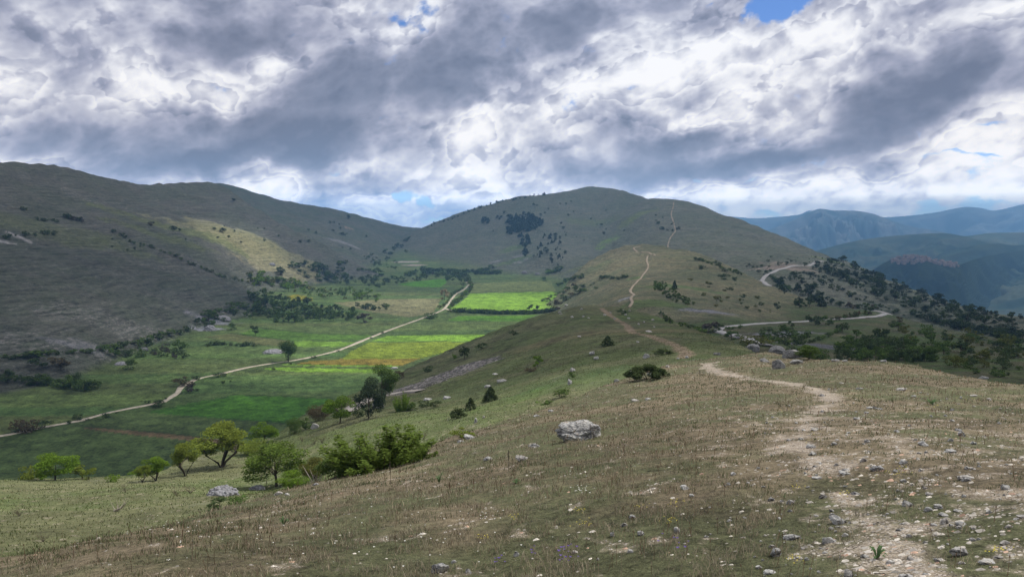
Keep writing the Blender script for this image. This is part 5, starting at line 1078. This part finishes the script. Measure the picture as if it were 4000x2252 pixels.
outm = rm.copy(); outm.name = 'weathered_outcrop'; _b = outm.node_tree.nodes['Principled BSDF']; _s = _b.inputs['Base Color'].links[0].from_socket
outtree = outm.node_tree; outtree.links.new(mixc(outtree, 1.0, _s, (.62,.62,.62), 'MULTIPLY'), _b.inputs['Base Color'])
for px, py, w_, h_, lb in NAMED:
    if lb: o_r = rock('rock' if w_ >= 26 else 'stone', px, py, w_*.88, h_*(.80 if px < 2900 else (1.15 if py < 1445 and px < 3130 else .64)), lb, 'rock' if w_ >= 26 else 'stone', None, big=w_ > 44)
    if o_r and 2780 < px < 3140 and py < 1445:
        o_r.material_slots[0].link = 'OBJECT'; o_r.material_slots[0].material = outm
# more single stones over the stony ground
sr = np.random.default_rng(8); cnt = 0
AREA = [(3000,1620),(3100,1500),(3900,1560),(4000,1600),(4000,2250),(2950,2250),(2700,2050),(2900,1800)]
sizes = []
while cnt < 225:
    x, y = sr.uniform(2650, 4000), 1500+750*sr.uniform(0, 1)**.9
    if not inpx(AREA, x, y): continue
    w_ = min(30, 7+sr.exponential(6.5)); rock('stone', x, y, w_, w_*sr.uniform(.35, .6), place_label('pale stone on the stony turf beside the path', x, y, w_, 2650, 4000, 1500, 2252, 7, 24), 'stone', 'small stones on the stony turf'); cnt += 1
for k in range(20):
    x = sr.uniform(2180, 2640); y = 1190+sr.uniform(0, 1)*60+max(0, (x-2400)*.25); rock('stone', x, y, sr.uniform(7, 15), sr.uniform(4, 8), place_label('grey stone on the rocky top of the knoll', x, y, 10, 2180, 2640, 1190, 1310, 7, 15), 'stone', 'stones on the top of the knoll')
# stone heaps, continuous mounds
def heap(px, py, w_, h_, lb, sub=5, sc_=7.0, seed=0):
    v, f = ICO[sub]; keep = v[:, 2] > -.25; idx = -np.ones(len(v), int); idx[keep] = np.arange(keep.sum()); f = f[keep[f].all(1)]; p = v[keep].copy(); r = np.random.default_rng(seed)
    C_ = r.uniform(-1, 1, (520, 3)); d = np.sort(((p[:, None]-C_[None])**2).sum(-1), 1)[:, :2]; cell = np.sqrt(d[:, 1])-np.sqrt(d[:, 0])
    p = p*(.90+.16*np.clip(cell*8, 0, 1)+.06*n3(p+seed, 1.5))[:, None]; p[:, 2] = np.maximum(p[:, 2], -.3); p[:, :2] /= 2; p[:, 2] = p[:, 2]/p[:, 2].max()
    h = hit(px, py, 20); R = math.hypot(h[0], h[1]); o = link('stone_heap', mesh_np('stone_heap', p, idx[f], 3, [hmt], False)); s_ = w_*R/F; o.location = (h[0], h[1]+s_*.3, float(ground_z(h[0], h[1]+s_*.3))-h_*R/F*.12); o.scale = (s_, s_*.8, h_*R/F*.95); tag(o, lb, 'stone heap')
hmt = plain('heaped_stone', (.20,.198,.208), .35, 2.2)
heap(855, 1936, 118, 48, 'grey dry stone heap on the grassy shelf', seed=1); heap(998, 1912, 66, 20, 'low overgrown stone heap right of the dry stone heap', 4, seed=2)
for a in [(1060,1381,82,18,'flat grey stone heap left of the tall oval tree'),(815,1292,50,26,'pale stone heap at the foot of the rocky slope'),(860,1250,64,20,'larger pale stone heap above the strip fields'),(465,1426,46,14,'low stone heap beside the round pasture tree'),(550,1366,40,14,'grey stone heap among the pasture bushes'),(2048,1068,24,12,'grey stone heap under the highest hill, left one'),(2100,1072,22,10,'grey stone heap under the highest hill, right one'),(3062,1315,30,12,'stone heap in the hollow below the road'),(1060,1035,26,10,'stone heap at the edge of the lower west slope')]:
    heap(*a, sub=4, seed=int(a[0]))
# ------------------------------------------------------------------ grass
def near_pts(n, r0, r1, pw, seed, t0=-.72, t1=.82):
    r = np.random.default_rng(seed); u = r.uniform(0, 1, n); R = (r0**pw+u*(r1**pw-r0**pw))**(1/pw); th = r.uniform(t0, t1, n)
    return R, th, R*np.sin(th), R*np.cos(th), r
def sample(arr, th, R):
    fi = np.clip((th-th_front[0])/(th_front[1]-th_front[0]), 0, NT-2).astype(int); fj = np.clip((np.log(R)-GLR[0])/(GLR[1]-GLR[0]), 0, NR-2).astype(int); return arr[fi, fj]
def blades(name, n, r0, r1, pw, seed, hmin, hmax, layer, label, wk=.55):
    R, th, x, y, r = near_pts(n, r0, r1, pw, seed); wl = sample(gW[names.index(layer)], th, R); pmk = sample(pathm, th, R)
    clump = fbm(x, y, .55, 3, .6); big = fbm(x+20, y+11, 4.5, 4, .55); stony = sst((x-y*.22)/3+.2)*sst((26-R)/12)
    keep = (wl > .5) & (r.uniform(0, 1, n) > np.clip(pmk*1.6, 0, .99)) & (r.uniform(0, 1, n) < .58+clump*1.7-stony*.3)
    R, th, x, y, clump, big, stony = (a[keep] for a in (R, th, x, y, clump, big, stony)); n = len(R); z = ground_z(x, y)-.01
    tall = sst(clump*1.6+.35)*(1-.62*stony); H_ = (hmin+(hmax-hmin)*r.uniform(0, 1, n)**1.5)*(.45+.8*tall); an = r.uniform(0, 6.28, n)
    w_ = np.maximum(.0022, R/740*wk)*r.uniform(.6, 1.3, n); le = H_*r.uniform(.2, .95, n); la = an+r.normal(size=n)*1.2
    face = th+np.pi/2+r.normal(size=n)*.7; dx_, dy_ = np.sin(face)*w_*.5, np.cos(face)*w_*.5; lx, ly = np.sin(la)*le, np.cos(la)*le
    b0 = np.stack([x-dx_, y-dy_, z], 1); b1 = np.stack([x+dx_, y+dy_, z], 1); m0 = np.stack([x-dx_*.8+lx*.35, y-dy_*.8+ly*.35, z+H_*.62], 1); m1_ = np.stack([x+dx_*.8+lx*.35, y+dy_*.8+ly*.35, z+H_*.62], 1); tp = np.stack([x+lx, y+ly, z+H_], 1)
    V_ = np.stack([b0, b1, m1_, m0, tp], 1).reshape(-1, 3); k = np.arange(n)[:, None]*5; qd = k+np.array([[0, 1, 2, 3]]); tr_ = k+np.array([[3, 2, 4]])
    g = r.uniform(0, 1, n)+big*1.1+clump*.35+.05; straw = np.array([.325,.275,.195]); redb = np.array([.200,.152,.104]); gr1 = np.array([.095,.110,.055]); gr2 = np.array([.150,.158,.080])
    pal = np.where((g < .30)[:, None], gr1, np.where((g < .55)[:, None], gr2, np.where((g < .80)[:, None], redb, straw)))
    if layer == 'slope': 
        g = r.uniform(0, 1, n)+big*.5; pal = np.where((g < .35)[:, None], [.075,.100,.034], np.where((g < .80)[:, None], [.115,.130,.052], [.175,.165,.085]))
    pal = pal*r.uniform(.5, 1.45, n)[:, None]
    me = mesh_np(name, V_, np.concatenate([qd.ravel(), tr_.ravel()]), np.r_[np.full(n, 4), np.full(n, 3)], [gmt], True, np.repeat(pal, 5, 0)); o = link(name, me); tag(o, label, 'grass', kind='stuff')
gmt = bpy.data.materials.new('grass_blades'); gmt.use_nodes = True; t = gmt.node_tree; t.nodes.clear(); o_ = t.nodes.new('ShaderNodeOutputMaterial'); d_ = t.nodes.new('ShaderNodeBsdfDiffuse'); tr_ = t.nodes.new('ShaderNodeBsdfTranslucent'); mx = t.nodes.new('ShaderNodeMixShader'); mx.inputs[0].default_value = .3
at = attr(t)
for k_ in (d_, tr_): t.links.new(at.outputs['Color'], k_.inputs[0])
t.links.new(d_.outputs[0], mx.inputs[1]); t.links.new(tr_.outputs[0], mx.inputs[2]); t.links.new(mx.outputs[0], o_.inputs[0])
blades('grass', 370000, 2.6, 75, .45, 1, .020, .085, 'near', 'dry brown and green grass on the foreground slope')
blades('grass', 190000, 18, 170, .6, 2, .04, .12, 'slope', 'olive grass on the slope below the brow', .6)
def stems(n):
    R, th, x, y, r = near_pts(n, 2.8, 60, .6, 77); wl = sample(gW[0], th, R); keep = (wl > .5) & (sample(pathm, th, R) < .2) & (r.uniform(0, 1, n) < .35+fbm(x, y, 3, 3)*1.2)
    R, th, x, y = (a[keep] for a in (R, th, x, y)); n = len(R); z = ground_z(x, y); H_ = r.uniform(.05, .15, n); w_ = np.maximum(.0013, R/740*.25); la = r.uniform(0, 6.28, n); le = H_*r.uniform(.05, .4, n)
    dx_, dy_ = np.cos(th)*w_, -np.sin(th)*w_; lx, ly = np.sin(la)*le, np.cos(la)*le; hd = w_*2.2
    P_ = np.stack([np.stack([x-dx_, y-dy_, z], 1), np.stack([x+dx_, y+dy_, z], 1), np.stack([x+lx+dx_*.6, y+ly+dy_*.6, z+H_], 1), np.stack([x+lx-dx_*.6, y+ly-dy_*.6, z+H_], 1),
        np.stack([x+lx-dx_*2, y+ly-dy_*2, z+H_*.98], 1), np.stack([x+lx+dx_*2, y+ly+dy_*2, z+H_*.98], 1), np.stack([x+lx*1.1+dx_, y+ly*1.1+dy_, z+H_*1.13], 1), np.stack([x+lx*1.1-dx_, y+ly*1.1-dy_, z+H_*1.13], 1)], 1).reshape(-1, 3)
    f = (np.arange(n)[:, None, None]*8+np.array([(0,1,2,3),(4,5,6,7)])[None]).reshape(-1, 4); c_ = np.where(r.uniform(0, 1, n)[:, None] < .5, [.30,.25,.17], [.14,.09,.06])*r.uniform(.7, 1.3, n)[:, None]
    tag(link('dry_stems', mesh_np('dry_stems', P_, f, 4, [gmt], False, np.repeat(c_, 8, 0))), 'thin dry seed heads standing in the foreground grass', 'grass', kind='stuff')
stems(7000)
# pebbles of the path and the bare patches
def pebbles(n):
    R, th, x, y, r = near_pts(n, 2.6, 60, .5, 5); pmk = sample(pathm, th, R); wl = sample(gW[0], th, R); stony = sst((x-y*.20)/3)*sst((30-R)/12)
    keep = (wl > .5) & (r.uniform(0, 1, n) < np.maximum(pmk*.9, (.26*stony+.025)*(fbm(x, y, .7, 3, .7) > -.05))); R, th, x, y = (a[keep] for a in (R, th, x, y)); n = len(R)
    s_ = np.maximum(.010+.022*r.uniform(0, 1, n)**2.5, R/740*.55)*r.uniform(.6, 1.3, n); base = np.array([(-1,-.6,0),(.3,-1,0),(1,0,0),(.4,.9,0),(-.8,.7,0),(0,0,.75),(.35,-.1,.6)])
    an = r.uniform(0, 6.28, n); j_ = base[None]*r.uniform(.7, 1.3, (n, 7, 1)); c_, si = np.cos(an)[:, None], np.sin(an)[:, None]
    X2, Y2 = (j_[..., 0]*c_-j_[..., 1]*si)*s_[:, None], (j_[..., 0]*si+j_[..., 1]*c_)*s_[:, None]*.8
    P_ = np.stack([x[:, None]+X2, y[:, None]+Y2, ground_z(x, y)[:, None]-.003+j_[..., 2]*s_[:, None]*.7], -1).reshape(-1, 3)
    fc = np.array([(0,1,5),(1,6,5),(1,2,6),(2,3,6),(3,5,6),(3,4,5),(4,0,5)]); f = (np.arange(n)[:, None, None]*7+fc[None]).reshape(-1, 3)
    cc = np.array([.42,.385,.335])*r.uniform(.5, 1.5, n)[:, None]*np.where(r.uniform(0, 1, n)[:, None] < .12, [[1, .72, .6]], [[1, 1, 1]])
    me = mesh_np('gravel', P_, f, 3, [pbm], False, np.repeat(cc, 7, 0)); tag(link('gravel', me), 'loose pale gravel on the footpath', 'gravel', kind='stuff')
pbm, t, b = mat('pebble', .9, .2); t.links.new(attr(t).outputs['Color'], b.inputs['Base Color'])
pebbles(210000)
def flowers(n, colr, size, seed, label, clusters=None, hgt=.12):
    r = np.random.default_rng(seed); pts_ = []
    for k in range(n):
        if clusters: cxp, cyp, sp_ = clusters[r.integers(len(clusters))]; px, py = cxp+r.normal()*sp_, cyp+r.normal()*sp_*.35
        else: px, py = r.uniform(0, 3000), r.uniform(1700, 2252)
        h = hit(px, py, 2.5)
        if h and math.hypot(h[0], h[1]) < 40: pts_.append(h)
    P_ = np.array(pts_); n = len(P_); R = np.hypot(P_[:, 0], P_[:, 1]); s_ = np.maximum(size, R/740*.45)*r.uniform(.6, 1.2, n); a5 = np.arange(6)*2*math.pi/6
    z = P_[:, 2]+hgt*r.uniform(.5, 1, n); rim = np.stack([P_[:, 0:1]+np.cos(a5)[None]*s_[:, None], P_[:, 1:2]+np.sin(a5)[None]*s_[:, None]*.9, z[:, None]+np.cos(a5*2)[None]*s_[:, None]*.35], -1)
    ctr = np.stack([P_[:, 0], P_[:, 1], z-s_*.3], 1)[:, None]; V_ = np.concatenate([rim, ctr], 1).reshape(-1, 3); fc = np.array([(i, (i+1) % 6, 6) for i in range(6)]); f = (np.arange(n)[:, None, None]*7+fc[None]).reshape(-1, 3)
    tag(link('wildflowers', mesh_np('wildflowers', V_, f, 3, [plain('petal', colr, .15, 5)], False)), label, 'flowers', kind='stuff')
flowers(240, (.55,.54,.50), .009, 3, 'tiny white flowers dotted through the dry grass', [(1500,1780,60),(1200,2040,200),(900,2100,200),(1560,1880,80),(2270,1936,20),(1850,2040,60),(1700,2150,200),(620,2060,100),(2600,1760,120),(2300,1780,300),(700,2160,200),(1400,1950,200)])
flowers(240, (.45,.38,.05), .007, 4, 'tiny yellow flowers in small patches of turf', [(2260,2005,16),(2280,2055,18),(2640,1975,20),(2620,2045,18),(3180,1700,30),(3050,1610,20),(3800,1555,40),(3180,1730,20),(3280,1945,20),(3110,1915,14),(2000,2030,15),(1890,2110,15),(3100,2200,20),(2500,1990,18),(3650,1590,10),(3900,2170,20),(3500,1860,30)], .06)
flowers(36, (.10,.06,.22), .012, 5, 'tiny violet flowers near the bottom edge', [(2250,2165,18),(2200,2175,14),(2085,2175,8),(1950,2215,14),(2650,2150,60),(2210,2210,20)], .10)
# dry stalks, leafy rosettes, fallen branch
TR = 1.0
stk = plain('dry_stalk', (.060,.048,.036), .2, 30)
def stalk(px, py, hp, lb):
    h = hit(px, py, 3); R = math.hypot(h[0], h[1]); H_ = hp*R/F; r = np.random.default_rng(px); parts_ = [tube([(0,0,-.02),(H_*.01,0,H_*.4),(-H_*.01,0,H_*.7),(-H_*.02,0,H_)], [H_*.008,H_*.010,H_*.022,H_*.008], 6)]
    for k in range(16): z0 = H_*r.uniform(.45, .98); a_ = r.uniform(0, 6.28); parts_.append(tube([(0,0,z0),(math.cos(a_)*H_*.035,math.sin(a_)*H_*.035,z0+H_*.02)], [H_*.010,H_*.006], 4))
    v, f = join(parts_); o = link('dry_stalk', mesh_np('dry_stalk', v, f, 4, [stk])); o.location = (h[0], h[1], h[2]); tag(o, lb, 'dry stalk')
for a in [(1525,1890,92,'tall dark dry stalk left of the boulder in the grass'),(1042,1918,56,'dark stalk at the brow below the two stemmed tree'),(975,2052,48,'short dark stalk low on the left'),(1987,1842,92,'tallest dark stalk beside the rough grey rock'),(2066,1632,48,'dark stalk on the brow above the boulder'),(2050,1742,46,'thin dark stalk left of the boulder'),(1606,1778,44,'thin stalk on the brow right of the thicket'),(2733,1484,44,'left one of two dark stalks near the head of the path'),(2772,1486,34,'right one of two dark stalks near the head of the path'),(2160,1948,60,'faint dark stalk below the boulder')]: stalk(*a)
lfm = leafmat('broad_leaf', (.070,.120,.050), (.090,.130,.060), .2)
def rosette(px, py, wp_, hp, lb, n=9):
    h = hit(px, py, 3); R = math.hypot(h[0], h[1]); W2, H_ = wp_*R/F, hp*R/F; r = np.random.default_rng(px); vs, fs = [], []
    for k in range(n):
        a_ = k*2.4+r.uniform(-.3, .3); l_ = W2*.55*r.uniform(.7, 1.1); hh = H_*r.uniform(.5, 1.1); c_, s_ = math.cos(a_), math.sin(a_); o = len(vs)
        for (u, w_, z_) in ((0, .03, 0), (.35, .16, .7), (.7, .15, .95), (1, .01, .75)):
            for sg in (-1, 1): vs.append((c_*l_*u-s_*w_*l_*sg, s_*l_*u+c_*w_*l_*sg, hh*z_))
            vs.append((c_*l_*u, s_*l_*u, hh*z_-.02*l_))
        for q in range(3): b0 = o+q*3; fs += [(b0, b0+2, b0+5, b0+3), (b0+2, b0+1, b0+4, b0+5)]
    o = link('leafy_plant', mesh_np('leafy_plant', np.array(vs), np.array(fs), 4, [lfm], True, np.full((len(vs), 3), .5))); o.location = h; tag(o, lb, 'plant')
for a in [(3425,2182,74,42,'broad leaved green plant on the path near the bottom'),(1108,2052,44,40,'grey green thistle low on the left'),(1715,1886,40,44,'leafy green plant left of the boulder'),(3062,1944,30,24,'two leaved plant left of the worn patch',3),(3640,1580,44,18,'dark green rosette on the right turf'),(2015,1886,40,16,'dark green rosette below the tallest stalk')]: rosette(*a)
def branch(px, py, wp_, hp, lb):
    h = hit(px, py, 20); R = math.hypot(h[0], h[1]); k = R/F; P_ = [tube([(0,0,.02),(wp_*k*.5,0,hp*k*.35),(wp_*k,0,hp*k)], [.05,.035,.012])]; r = np.random.default_rng(2)
    for q in range(9): u = r.uniform(0, .9); P_.append(tube([(wp_*k*u,0,hp*k*u*u),(wp_*k*u+r.normal()*.25,r.normal()*.3,hp*k*u+r.uniform(.1,.5))], [.02,.005], 4))
    v, f = join(P_); o = link('fallen_branch', mesh_np('fallen_branch', v, f, 4, [plain('weathered_wood', (.30,.26,.21), .2, 8)])); o.location = h; tag(o, lb, 'branch')
branch(445, 1996, 48, 34, 'bleached fallen branch on the grassy shelf'); branch(1225, 1905, 26, 14, 'grey stick on the brow below the two stemmed tree')

# ------------------------------------------------------------------ the village on the far ridge
m_w = plain('house_wall', (.36,.27,.23), .25, .05); m_r = plain('roof_tile', (.19,.13,.11), .2, .2); m_win = plain('window_dark', (.03,.03,.035), .1, 1)
def house_me(w_, d_, h_, k):
    e, g = .5, h_+d_*.22; v = [(-w_/2,-d_/2,-6),(w_/2,-d_/2,-6),(w_/2,d_/2,-6),(-w_/2,d_/2,-6),(-w_/2,-d_/2,h_),(w_/2,-d_/2,h_),(w_/2,d_/2,h_),(-w_/2,d_/2,h_),(-w_/2,0,g),(w_/2,0,g)]
    f = [(0,1,5,4),(1,2,6,9,5),(2,3,7,6),(3,0,4,8,7),(3,2,1,0)]; o = len(v)
    v += [(-w_/2-e,-d_/2-e,h_-.1),(w_/2+e,-d_/2-e,h_-.1),(w_/2+e,0,g+.3),(-w_/2-e,0,g+.3),(w_/2+e,d_/2+e,h_-.1),(-w_/2-e,d_/2+e,h_-.1)]; f += [(o,o+1,o+2,o+3),(o+3,o+2,o+4,o+5)]; nf = len(f)
    for fl in range(int(h_//3)):
        for c in range(int(w_//3)):
            x0 = -w_/2+1+c*3; z0 = 1+fl*3; o = len(v); v += [(x0,-d_/2-.05,z0),(x0+1,-d_/2-.05,z0),(x0+1,-d_/2-.05,z0+1.4),(x0,-d_/2-.05,z0+1.4)]; f.append((o,o+1,o+2,o+3))
    me = bpy.data.meshes.new('house'); me.from_pydata(v, [], f); [me.materials.append(m) for m in (m_w, m_r, m_win)]
    for i, p_ in enumerate(me.polygons): p_.material_index = 0 if i < 5 else (1 if i < nf else 2)
    return me
HM = [house_me(*a, k) for k, a in enumerate([(9,8,6,),(12,9,9),(8,8,10),(14,9,6.5),(10,10,8)])]
T3, D3, q3 = RB; vr = np.random.default_rng(33)
for k in range(96):
    px = vr.uniform(3478, 3735); th = float(ray(px, 1126)[0]); i = int(np.argmin(np.abs(T3-th))); a_ = vr.uniform(-.02, .11 if px < 3600 else .07)
    Rr_ = D3[i]*(1-.13*max(a_, 0))+(6 if a_ < 0 else 0); zc = q3[i]*D3[i]; z = -345+(zc+345)*(1-max(a_, 0))
    o = link('house', HM[vr.integers(5)]); o.location = (Rr_*math.sin(T3[i]+vr.normal()*.0005), Rr_*math.cos(T3[i]), z-1); o.rotation_euler = (0, 0, vr.normal()*.4); tag(o, place_label('small pinkish stone house in the hilltop village', px, 1, 1, 3478, 3735, 0, 1, 1, 2), 'house', 'houses of the hilltop village')
